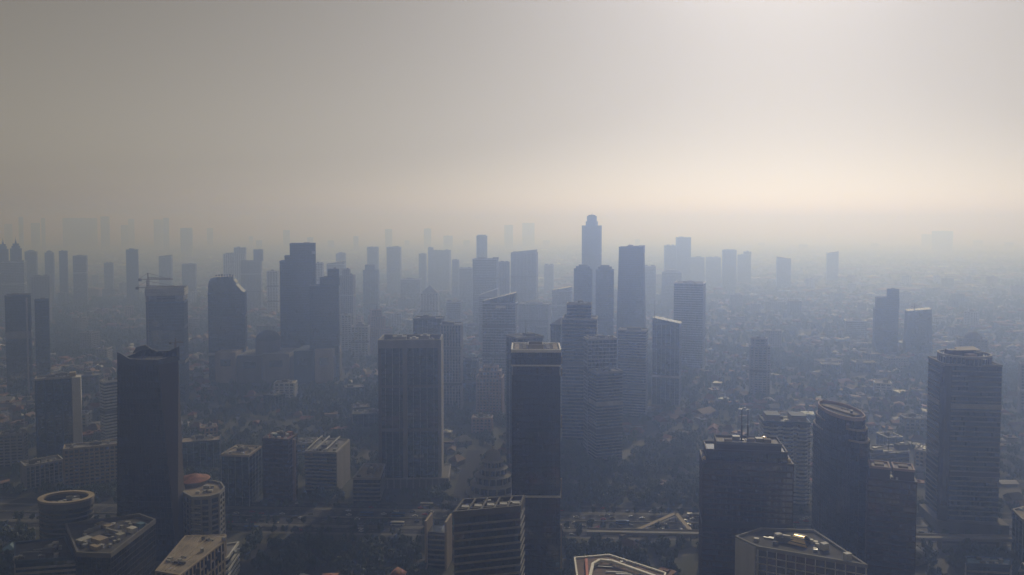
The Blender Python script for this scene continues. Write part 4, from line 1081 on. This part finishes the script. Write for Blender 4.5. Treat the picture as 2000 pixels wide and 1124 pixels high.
 ('office_tower', 'hazy stepped tower in front of the narrower plain pale slab', 709, 741, 528, 2050, -8, .8, 'teal', dict(tiers=[(713, 733, 518, .8)])),
 ('office_block', 'hazy low block right of the two plain pale slabs', 782, 824, 546, 2300, -8, .8, 'grey', {}),
 ('office_tower', 'faint castle topped broad tower', 836, 881, 490, 2800, -8, .6, 'ribs', dict(tiers=[(836, 846, 484, .6), (868, 881, 489, .7)])),
 ('office_tower', 'faint slim tower left of the castle topped one', 818, 833, 496, 2700, -8, .9, 'grey', {}),
 ('office_tower', 'faint slim tower right of the castle topped one', 883, 897, 508, 2500, -8, .9, 'grey', {}),
 ('office_block', 'hazy block with low roof right of the slim tower', 897, 925, 524, 2300, -8, .9, 'grey', {}),
 ('office_block', 'hazy broad block behind the gabled tower', 872, 903, 590, 1700, -8, .9, 'grey', {}),
 ('office_block', 'faint block standing left of the twin chamfered towers', 1063, 1082, 518, 2700, -8, .9, 'grey', {}),
 ('office_tower', 'faint far block joined to a higher one beyond the tapered tower', 1297, 1321, 480, 2900, 5, .8, 'grey', dict(tiers=[(1320, 1349, 464, .8)])),
 ('office_block', 'faint far row of low slabs right of the joined far blocks', 1348, 1376, 503, 3000, 5, .6, 'grey', {}),
 ('office_block', 'second faint far row of low slabs with flat tops', 1378, 1408, 503, 3100, 5, .6, 'grey', {}),
 ('office_tower', 'faint bullet topped tower among far slabs', 1410, 1439, 489, 2900, 5, .8, 'grey', dict(chamfer=.2, crown=c_steps([(.8, 3)], 'concrete'))),
 ('office_block', 'faint stepped slab right of the bullet topped tower', 1440, 1467, 498, 3100, 5, .7, 'grey', dict(tiers=[(1452, 1467, 492, .9)])),
 ('office_tower', 'lonely faint tower with sloping roof in bright haze', 1516, 1545, 506, 2900, 5, .8, 'grey', dict(plant=0, crown=c_wedge(8, 1, 'glass_grey'))),
 ('office_tower', 'lonely very faint tower with roof rising to one side in bright haze', 1614, 1638, 495, 3200, 5, .8, 'grey', dict(plant=0, crown=c_wedge(1, 8, 'glass_grey'))),
 ('office_block', 'faint wide low block behind the joined blue glass tower', 60, 100, 540, 1900, -8, .6, 'cgrid', {}),
]
for row in M:
    nm, lab, xl, xr, yt, D, a, r, st, kw = row
    kw = dict(kw); sp = kw.pop('spire', None); sg = kw.pop('sign', None); lit = kw.pop('lit', False)
    cat = 'block' if nm.endswith('block') else 'tower'
    i = T(nm, lab, xl, xr, yt, D, a, r, st, cat, **kw)
    if sp:
        q = aty(sp[0], sp[1], D); zb = aty(sp[0], sp[1] + 14, D).z
        MB().loft(oval(0, 0, 3, 3, 0, 8), zb, oval(0, 0, .3, .3, 0, 8), q.z).build('spire', 'roof_grey', i['rt'], (q.x - i['cx'], 0, 0))
    if sg:
        p0, p1 = aty(sg[0], sg[2], D), aty(sg[1], sg[2], D)
        MB().box((p0.x + p1.x)/2 - i['cx'], -i['dp']/2 - .9, p0.z - 2, p1.x - p0.x, .6, 4, i['rot']).build('sign', 'sign_white', i['rt'])
        for k in range(13):
            q = aty(1006, 602 + 4.2*k, D); MB().box(0, 0, 0, 1.5, 1.4, 1.6, i['rot']).build('edge_block', 'sign_white', i['rt'], (q.x - i['cx'], -i['dp']/2 - .9, q.z))
    if lit:
        for k in range(5):
            for s_, u in ((1, 1503), (-1, 1464)):
                q = aty(u, 664 + 4*k, D)
                if s_ < 0 and k < 3: continue
                MB().box(0, 0, 0, 3, 8, 1.0, i['rot']).build('balcony', 'white_paint', i['rt'], (q.x - i['cx'], 0, q.z))
        antenna(i['rt'], 0, 0, i['z'] + 12, 9)
    if lab.startswith('leaning sided'):
        q = aty(1786, 608, D + 14); ct = root('tower_crane', 'small tower crane on the roof of the leaning sided tower', 'crane', (q.x, q.y, i['z'] + 2))
        crane(ct, 0, 0, 0, 9, 9, 6, R(-4), 1.3)
    if lab.startswith('blue tower with a pale'):
        p0, p1 = aty(1351, 575, D), aty(1362, 603, D)
        MB().box((p0.x + p1.x)/2 - i['cx'], -i['dp']/2 - .9, p1.z, p1.x - p0.x, .7, p0.z - p1.z, i['rot']).build('pale_panel', 'pale_stone', i['rt'])
    if lab.startswith('blue tower tapering'):
        p0 = aty(1254, 486, D); MB().box(p0.x - i['cx'], -i['dp']/2 + 2, p0.z - 8, 11, 6, 14, i['rot']).build('lantern', 'aluminium', i['rt'])
        for k in range(5): MB().bar((0, 0, 0), (1.5 - k, 0, 6 - k*.6), .5).build('roof_mast', 'dark_metal', i['rt'], (-6 + 2.6*k, 0, i['z'] + 1))

# far skyline, faint against the horizon
r_ = random.Random(21)
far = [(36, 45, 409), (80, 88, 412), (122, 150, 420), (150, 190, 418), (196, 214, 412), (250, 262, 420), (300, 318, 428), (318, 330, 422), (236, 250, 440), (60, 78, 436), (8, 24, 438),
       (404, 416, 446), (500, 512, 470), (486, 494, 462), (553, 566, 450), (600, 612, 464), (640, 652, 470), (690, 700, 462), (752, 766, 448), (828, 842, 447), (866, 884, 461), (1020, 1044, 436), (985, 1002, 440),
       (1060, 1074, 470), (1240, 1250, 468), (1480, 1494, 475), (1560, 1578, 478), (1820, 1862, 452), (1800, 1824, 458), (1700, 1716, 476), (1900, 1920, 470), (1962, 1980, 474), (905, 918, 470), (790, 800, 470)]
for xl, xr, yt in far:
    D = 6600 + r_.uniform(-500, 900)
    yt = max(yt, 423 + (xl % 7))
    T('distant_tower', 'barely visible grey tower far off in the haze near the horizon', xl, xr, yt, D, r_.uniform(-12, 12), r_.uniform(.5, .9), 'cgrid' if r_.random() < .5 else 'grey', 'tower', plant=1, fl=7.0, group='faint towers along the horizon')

# ------------------------------------------------------------------ mid-rise blocks between the towers
FA = np.array(FOOT)
def free(x, y, pad):
    if ((FA[:, 0]-x)**2 + (FA[:, 1]-y)**2 < (FA[:, 2] + pad)**2).any(): return False
    t = (y - 652 - x*math.tan(RA))
    if -48 - pad < t < 40 + pad and abs(x) < 900: return False
    for a, b_, w_ in ROADS:
        d = b_ - a; k = max(0, min(1, ((x-a.x)*d.x + (y-a.y)*d.y)/(d.x*d.x + d.y*d.y)))
        if math.hypot(x - a.x - d.x*k, y - a.y - d.y*k) < w_/2 + pad: return False
    return True
def hidden(u, v, Y):
    return any(l_ < u < r2 and v > t and Y > D + 5 for l_, r2, t, D in COVER)
def inframe(u, v, m=0): return -m < u < 2000 + m and v < 1124 + m

r_ = random.Random(77)
MID = []
kinds = [('flats', 'cream flat roofed mid-rise block with balconies among low houses', 'cream mid-rise blocks'), ('cgrid', 'grey concrete mid-rise block with flat roof among low houses', 'grey mid-rise blocks'),
         ('grid', 'pale stone mid-rise block with gridded windows among low houses', 'pale mid-rise blocks'), ('pink', 'pinkish mid-rise block with piers among low houses', 'pinkish mid-rise blocks'), ('teal', 'dark glass mid-rise block among low houses', 'dark glass mid-rise blocks')]
tries = 0
while len(MID) < 74 and tries < 4000:
    tries += 1
    Y = 760 + 2400*r_.random()**1.5; x = r_.uniform(-.66, .66)*Y
    if not free(x, Y, 16): continue
    h = r_.uniform(14, 34) * (1.15 if Y > 1500 else .8)
    u, v = pix(x, Y, h)
    if not inframe(u, v, -10) or hidden(u, v, Y): continue
    if 1080 < u < 1700 and v > 720 and Y < 1100: continue
    wd, dp, rot = r_.uniform(16, 42), r_.uniform(14, 24), r_.uniform(-.5, .5)
    st, lab, grp = r_.choice(kinds)
    rt = root('mid_rise_block', lab, 'block', (x, Y, 0), grp)
    p = rect(0, 0, wd, dp, rot)
    facade(rt, p, 0, h, st, None, 3.6); roof(rt, p, h, Y < 1100, r_.choice(['roof_grey', 'roof_tan', 'roof_dark']), STY[st]['band'], 1.2, 1, seed=len(MID))
    MID.append((x, Y)); FA = np.vstack([FA, [x, Y, max(wd, dp)*.6 + 4]])
    COVER.append((u - wd/Y*F/2, u + wd/Y*F/2, v, Y))

# ------------------------------------------------------------------ low houses and trees
ROOFS = ['terracotta', 'tile_brown', 'tin_grey', 'tin_white', 'tin_blue', 'tin_rust', 'roof_grey']
RW = np.array([.32, .28, .11, .045, .025, .14, .08])
RLAB = {'terracotta': 'small low house with orange red tile roof among trees', 'tile_brown': 'small low house with dark brown tile roof among trees', 'tin_grey': 'small low house with grey sheet metal roof among trees',
        'tin_white': 'small low house with bright white metal roof among trees', 'tin_blue': 'small low house with blue metal roof among trees', 'tin_rust': 'small low house with rusty sheet metal roof among trees', 'roof_grey': 'small flat roofed grey concrete house among trees'}
def house_geo(kind):
    """Unit house 1 x 1 x 1 (walls to 0.55, roof above): verts, wall faces, roof faces."""
    v = [(-.5, -.5, 0), (.5, -.5, 0), (.5, .5, 0), (-.5, .5, 0), (-.5, -.5, .55), (.5, -.5, .55), (.5, .5, .55), (-.5, .5, .55)]
    wf = [(0, 1, 5, 4), (1, 2, 6, 5), (2, 3, 7, 6), (3, 0, 4, 7), (4, 5, 6, 7)]
    e = .58
    if kind == 'hip':
        rv = [(-e, -e, .5), (e, -e, .5), (e, e, .5), (-e, e, .5), (-.22, 0, 1), (.22, 0, 1)]
        rf = [(0, 1, 5, 4), (1, 2, 5), (2, 3, 4, 5), (3, 0, 4), (3, 2, 1, 0)]
    elif kind == 'gable':
        rv = [(-e, -e, .5), (e, -e, .5), (e, e, .5), (-e, e, .5), (-e, 0, .92), (e, 0, .92)]
        rf = [(0, 1, 5, 4), (1, 2, 5), (2, 3, 4, 5), (3, 0, 4), (3, 2, 1, 0)]
    elif kind == 'mono':
        rv = [(-e, -e, .56), (e, -e, .56), (e, e, .72), (-e, e, .72), (-e, -e, .62), (e, -e, .62), (e, e, .78), (-e, e, .78)]
        rf = [(3, 2, 1, 0), (4, 5, 6, 7), (0, 1, 5, 4), (1, 2, 6, 5), (2, 3, 7, 6), (3, 0, 4, 7)]
    else:
        rv = [(-.53, -.53, .56), (.53, -.53, .56), (.53, .53, .56), (-.53, .53, .56), (-.53, -.53, .7), (.53, -.53, .7), (.53, .53, .7), (-.53, .53, .7), (-.2, -.1, .7), (.1, -.1, .7), (.1, .25, .7), (-.2, .25, .7), (-.2, -.1, .9), (.1, -.1, .9), (.1, .25, .9), (-.2, .25, .9)]
        rf = [(3, 2, 1, 0), (4, 5, 6, 7), (0, 1, 5, 4), (1, 2, 6, 5), (2, 3, 7, 6), (3, 0, 4, 7), (12, 13, 14, 15), (8, 9, 13, 12), (9, 10, 14, 13), (10, 11, 15, 14), (11, 8, 12, 15)]
    return v, wf, rv, rf
KINDS = ['hip', 'gable', 'mono', 'flat']
# value noise for districts and greenery
NG = rng.random((64, 64))
def vnoise(x, y, s):
    x, y = x/s + 20, y/s; i, j = math.floor(x), math.floor(y); fx, fy = x - i, y - j
    fx, fy = fx*fx*(3-2*fx), fy*fy*(3-2*fy)
    g_ = lambda a, b_: NG[a % 64, b_ % 64]
    return (g_(i, j)*(1-fx) + g_(i+1, j)*fx)*(1-fy) + (g_(i, j+1)*(1-fx) + g_(i+1, j+1)*fx)*fy
PARKS = [(1090, 1365, 862, 1012), (560, 745, 760, 812), (480, 835, 1062, 1124), (1095, 1440, 1062, 1124), (0, 230, 930, 1060), (1800, 2000, 1000, 1124), (690, 745, 770, 800)]
def green(x, y, u, v):
    for a, b_, c, d in PARKS:
        if a < u < b_ and c < v < d: return .96
    return .44 + .36*(vnoise(x, y, 170) > .54) + .14*(vnoise(x + 900, y, 420) > .5)
houses, trees = [], []
hr = random.Random(5)
def scatter(Y0, Y1, cell, big):
    y = Y0
    while y < Y1:
        lim = max(.67*y + 40, 330); x = -lim
        while x < lim:
            px_, py_ = x + hr.uniform(-.32, .32)*cell, y + hr.uniform(-.32, .32)*cell
            x += cell
            u, v = pix(px_, py_, 0)
            if y > 505 and (v > 1200 or u < -40 or u > 2040): continue
            gr = green(px_, py_, u, v)
            if hr.random() < gr:
                for k in range(hr.choice((4, 5, 6)) if gr > .9 else hr.choice((1, 2, 2, 3)) if cell < 30 else 2):
                    tx, ty = px_ + hr.uniform(-.5, .5)*cell, py_ + hr.uniform(-.5, .5)*cell
                    if free(tx, ty, 1): trees.append((tx, ty, hr.uniform(3.2, 6.2)*(1.25 if gr > .8 else 1)*big**.5, hr.uniform(6, 12.5)*big**.35, hr.uniform(0, 6.28), hr.randrange(5), hr.choice((0, 0, 1, 1, 2))))
            else:
                if not free(px_, py_, 6): continue
                ang = vnoise(px_, py_, 260)*5 + hr.choice((0, math.pi/2)) + hr.uniform(-.08, .08)
                sx, sy = hr.uniform(.5, 1.0)*cell, hr.uniform(.42, .75)*cell
                k = int(hr.random() < .06)
                if k: sx *= 1.7; sy *= 1.4
                h = hr.choice((5.0, 6.5, 8.0, 10.0)) * hr.uniform(.9, 1.2) * big**.4
                houses.append((px_, py_, sx, sy, h, ang, hr.choices(range(4), (.42, .24, .16, .18))[0], hr.choices(range(7), RW)[0]))
                if hr.random() < .55 and cell < 30:
                    tx, ty = px_ + hr.choice((-1, 1))*cell*.55, py_ + hr.choice((-1, 1))*cell*.5
                    if free(tx, ty, 1): trees.append((tx, ty, hr.uniform(2.4, 4.6), hr.uniform(5, 9), hr.uniform(0, 6.28), hr.randrange(5), hr.choice((0, 1, 1, 2))))
        y += cell
for t in (-18, 20, 36.5, -34, 40, -52):
    s_ = -420
    while s_ < 420:
        s_ += hr.uniform(6, 13)
        x_, y_, _z = hw(s_, t + hr.uniform(-1, 1))
        if hr.random() < .8 and not ((FA[:, 0]-x_)**2 + (FA[:, 1]-y_)**2 < (FA[:, 2] - 2)**2).any() and not any(abs(x_ - (a_.x + b_.x)/2) < 14 and y_ < 720 and w_ > 20 for a_, b_, w_ in ROADS) and not (60 < s_ and t < -30):
            trees.append((x_, y_, hr.uniform(2.6, 4.6), hr.uniform(6, 10), hr.uniform(0, 6.28), hr.randrange(5), hr.choice((0, 1, 1))))
scatter(130, 505, 19.0, 1.0)
scatter(506, 1500, 17.0, 1.0)
scatter(1500, 2700, 25.0, 1.5)
scatter(2700, 7500, 62.0, 3.2)

# the ones that show largest are single things, the rest one mass
def rank(items, zf):
    sc_ = []
    for i, it in enumerate(items):
        u, v = pix(it[0], it[1], zf(it))
        if 4 < u < 1996 and v < 1116 and not hidden(u, v, it[1]): sc_.append((it[1], i))
    sc_.sort(); return [i for _, i in sc_[:300]]
hsel = rank(houses, lambda t: t[4]*.8); tsel = rank(trees, lambda t: t[3]*.8)
hset, tset = set(hsel), set(tsel)
WM, RM = {}, {}
for i in hsel:
    x, y, sx, sy, h, a, k, m = houses[i]
    v, wf, rv, rf = house_geo(KINDS[k])
    if k not in WM:
        me = bpy.data.meshes.new('wall'); me.from_pydata(v, [], wf); me.materials.append(MATS['plaster']); WM[k] = me
    if (k, m) not in RM:
        me = bpy.data.meshes.new('roof'); me.from_pydata(rv, [], rf); me.materials.append(MATS[ROOFS[m]]); RM[k, m] = me
    rt = root('house', RLAB[ROOFS[m]], 'house', (x, y, 0), 'low houses, ' + ROOFS[m].replace('_', ' ') + ' roofs')
    rt.rotation_euler.z = a
    for nm, me in (('wall', WM[k]), ('roof', RM[k, m])):
        o = bpy.data.objects.new(nm, me); C.objects.link(o); o.parent = rt; o.scale = (sx, sy, h)
def mass(name, parts, mats):
    """parts: list of (verts Nx3, list of faces, slot) joined into one mesh"""
    vs, loops, starts, tot, mi = [], [], [], [], []; off = 0; ls = 0
    for vv, ff, sl in parts:
        vs.append(vv)
        for f in ff:
            loops.extend(q + off for q in f); starts.append(ls); tot.append(len(f)); ls += len(f); mi.append(sl)
        off += len(vv)
    me = bpy.data.meshes.new(name); V = np.concatenate(vs).astype(np.float32)
    me.vertices.add(len(V)); me.vertices.foreach_set('co', V.ravel())
    me.loops.add(len(loops)); me.loops.foreach_set('vertex_index', np.array(loops, np.int32))
    me.polygons.add(len(starts)); me.polygons.foreach_set('loop_start', np.array(starts, np.int32)); me.polygons.foreach_set('loop_total', np.array(tot, np.int32))
    for q in mats: me.materials.append(MATS[q])
    me.polygons.foreach_set('material_index', np.array(mi, np.int32))
    me.update(calc_edges=True); me.validate()
    o = bpy.data.objects.new(name, me); C.objects.link(o); o['kind'] = 'stuff'
    return o
GEO = [house_geo(k) for k in KINDS]
parts = []
for i, (x, y, sx, sy, h, a, k, m) in enumerate(houses):
    if i in hset: continue
    v, wf, rv, rf = GEO[k]; c, s = math.cos(a), math.sin(a)
    for vv, ff, sl in ((v, wf, 0), (rv, rf, 1 + m)):
        A = np.array(vv) * (sx, sy, h)
        parts.append((np.stack([A[:, 0]*c - A[:, 1]*s + x, A[:, 0]*s + A[:, 1]*c + y, A[:, 2]], 1), ff, sl))
o = mass('low_houses', parts, ['plaster'] + ROOFS)
o['label'] = 'endless carpet of small low houses fading into the haze'; o['category'] = 'houses'

# trees: tapered trunk with limbs, crown of many separate leaf sprays gathered in uneven clumps
def tree_geo(seed, nc, nl, size):
    q = random.Random(seed); v, f = [], []
    cl = []
    for k in range(nc):
        a = q.uniform(0, 6.283); rr = q.random()**.6*.72; z = .42 + q.random()*.46 - rr*.14
        cl.append((rr*math.cos(a), rr*math.sin(a), z, q.uniform(.24, .42)))
    for cx, cy, cz, cr_ in cl:
        for j in range(nl):
            d = Vector((q.gauss(0, 1), q.gauss(0, 1), q.gauss(0, 1) + .25)).normalized()
            rad = cr_*q.uniform(.55, 1.08)
            p = Vector((cx + d.x*rad, cy + d.y*rad, cz + d.z*rad*.62))
            nrm = (d + Vector((q.uniform(-.6, .6), q.uniform(-.6, .6), q.uniform(-.2, .8)))).normalized()
            t = nrm.cross(Vector((q.uniform(-1, 1), q.uniform(-1, 1), q.uniform(-1, 1)))).normalized(); b2 = nrm.cross(t)
            s1, s2 = size*q.uniform(.6, 1.3), size*q.uniform(.4, .9); kk = len(v)
            v += [tuple(p - t*s1), tuple(p - b2*s2*.9), tuple(p + t*s1), tuple(p + b2*s2)]
            f.append((kk, kk+1, kk+2, kk+3))
    return v, f, cl
def trunk_mb(cl, hh):
    mb = MB(); n6 = oval(0, 0, .05, .05, 0, 6); n5 = oval(.01, .01, .032, .032, 0, 6)
    mb.loft(n6, 0, n5, .42)
    for cx, cy, cz, _ in cl[:6]:
        mb.bar((0, 0, .34), (cx*.8, cy*.8, cz*.92), .022)
    return mb
TG = [tree_geo(100 + k, 9, 34, .13) for k in range(5)]
TRM, CRM = {}, {}
TC = ['dark green', 'deep green', 'yellowish green']
def tree_words(x, y, m):
    t = y - 652 - x*math.tan(RA); u, v = pix(x, y, 0)
    if -60 < t < 44: return TC[m] + ' roadside tree with clumped crown beside the highway', TC[m] + ' roadside trees'
    if any(a < u < b_ and c < v < d for a, b_, c, d in PARKS): return TC[m] + ' tree with clumped crown in a wooded plot', TC[m] + ' trees in wooded plots'
    return TC[m] + ' tree with clumped crown among low roofs', TC[m] + ' trees among houses'
for i in tsel:
    x, y, rad, h, a, k, m = trees[i]
    v, f, cl = TG[k]
    if k not in TRM: TRM[k] = trunk_mb(cl, 1).mesh('trunk', 'bark')
    if (k, m) not in CRM:
        me = bpy.data.meshes.new('crown'); me.from_pydata(v, [], f); me.materials.append(MATS['leaf_%d' % m]); CRM[k, m] = me
    tw = tree_words(x, y, m); rt = root('tree', tw[0], 'tree', (x, y, 0), tw[1]); rt.rotation_euler.z = a
    for nm, me in (('trunk', TRM[k]), ('crown', CRM[k, m])):
        o = bpy.data.objects.new(nm, me); C.objects.link(o); o.parent = rt; o.scale = (rad, rad, h)
LG = [tree_geo(300 + k, 6, 9, .30) for k in range(5)]
parts = []
for i, (x, y, rad, h, a, k, m) in enumerate(trees):
    if i in tset: continue
    v, f, cl = (LG if y > 1000 else TG)[k]
    if y < 1000: f = f[::2]
    if y > 2600: f = f[::3]
    A = np.array(v) * (rad, rad, h); c, s = math.cos(a), math.sin(a)
    parts.append((np.stack([A[:, 0]*c - A[:, 1]*s + x, A[:, 0]*s + A[:, 1]*c + y, A[:, 2]], 1), f, m))
o = mass('tree_cover', parts, ['leaf_0', 'leaf_1', 'leaf_2'])
o['label'] = 'dark green tree cover spread between the low houses'; o['category'] = 'trees'

# ------------------------------------------------------------------ cars on the highway
def car_mesh(m, bus=False):
    b1 = MB(); L, W = (11, 2.5) if bus else (4.4, 1.75)
    if bus: b1.box(0, 0, .35, L, W, 2.7)
    else: b1.loft(rect(0, 0, L, W), .28, rect(0, 0, L*.985, W*.98), .72).loft(rect(0, 0, L*.97, W*.95), .72, rect(0, 0, L*.93, W*.9), .90)
    body = b1.mesh('body', m)
    b2 = MB()
    if bus: b2.box(0, 0, 1.5, L*1.003, W*1.02, 1.0)
    else: b2.loft(rect(-.15, 0, L*.62, W*.9), .88, rect(-.25, 0, L*.40, W*.76), 1.42)
    cab = b2.mesh('cabin', 'glass_black')
    tp = (MB().box(0, 0, 3.05, L*.6, W*.6, .25) if bus else MB().box(-.25, 0, 1.425, L*.38, W*.72, .04)).mesh('roof', m)
    wh = MB(); k = 12; r0 = .48 if bus else .32
    wh.loft([(r0*math.cos(6.283*i/k), r0*math.sin(6.283*i/k)) for i in range(k)], -.11, [(r0*math.cos(6.283*i/k), r0*math.sin(6.283*i/k)) for i in range(k)], .11)
    return body, cab, tp, wh.mesh('wheel', 'tyre'), L, W, r0
CARS = {c: car_mesh(c) for c in ('car_white', 'car_black', 'car_silver', 'car_red', 'car_blue')}
BUS = car_mesh('car_blue', True); BUSW = car_mesh('car_white', True)
cr_ = random.Random(14); occ = {}
lanes = [(-13.5, 0), (-10, 0), (-6.3, 0), (-2.6, 0), (6.2, 1), (9.8, 1), (13.2, 1), (16, 1), (-27.8, 0), (-23, 0), (25, 1), (31, 1)]
nb = 0
for n_ in range(400):
    t, dr = cr_.choice(lanes); s = cr_.uniform(-300, 330)
    if any(abs(s - q) < 13 for q in occ.get(t, [])): continue
    x, y, _ = hw(s, t); u, v = pix(x, y, 1)
    if not inframe(u, v, -4) or hidden(u, v, y): continue
    occ.setdefault(t, []).append(s); nb += 1
    if nb > 112: break
    bus = cr_.random() < .07
    col = cr_.choice(('car_white', 'car_black', 'car_silver', 'car_silver', 'car_black', 'car_white', 'car_red'))
    S_ = (BUS if cr_.random() < .5 else BUSW) if bus else CARS[col]
    cn = ('blue' if S_ is BUS else 'white') if bus else col[4:]
    rt = root('bus' if bus else 'car', ('long %s city bus on the highway' if bus else '%s saloon car on the highway lanes') % cn, 'bus' if bus else 'car', (x, y, .012), '%s %s on the highway' % (cn, 'buses' if bus else 'cars'))
    rt.rotation_euler.z = RA + (math.pi if dr else 0)
    body, cab, tp, wh, L, W, r0 = S_
    for nm, me in (('body', body), ('cabin', cab), ('roof', tp)):
        o = bpy.data.objects.new(nm, me); C.objects.link(o); o.parent = rt
    for sx in (-1, 1):
        for sy in (-1, 1):
            o = bpy.data.objects.new('wheel', wh); C.objects.link(o); o.parent = rt; o.location = (sx*L*.31, sy*(W/2 - .1), r0); o.rotation_euler.x = math.pi/2

# ------------------------------------------------------------------ smog
hz = MB().box(0, 11500, -1.5, 53000, 31000, 313.5).build('haze', 'concrete')
hz['kind'] = 'stuff'; hz['label'] = 'pale blue grey smog lying over the whole city'; hz['category'] = 'haze'
m = bpy.data.materials.new('haze'); m.use_nodes = True; n = m.node_tree.nodes; n.clear()
out = n.new('ShaderNodeOutputMaterial'); vp = n.new('ShaderNodeVolumePrincipled')
vp.inputs['Density'].default_value = HAZE_DENSITY; vp.inputs['Anisotropy'].default_value = HAZE_G
vp.inputs['Color'].default_value = (*HAZE_COLOR, 1); vp.inputs['Absorption Color'].default_value = (1, 1, 1, 1)
for k in ('Density Attribute', 'Color Attribute', 'Temperature Attribute'): vp.inputs[k].default_value = ''
m.node_tree.links.new(vp.outputs[0], out.inputs['Volume'])
hz.data.materials.clear(); hz.data.materials.append(m)
print('COUNTS houses', len(houses), 'trees', len(trees), 'mids', len(MID), 'cars', nb, 'objects', len(bpy.data.objects))
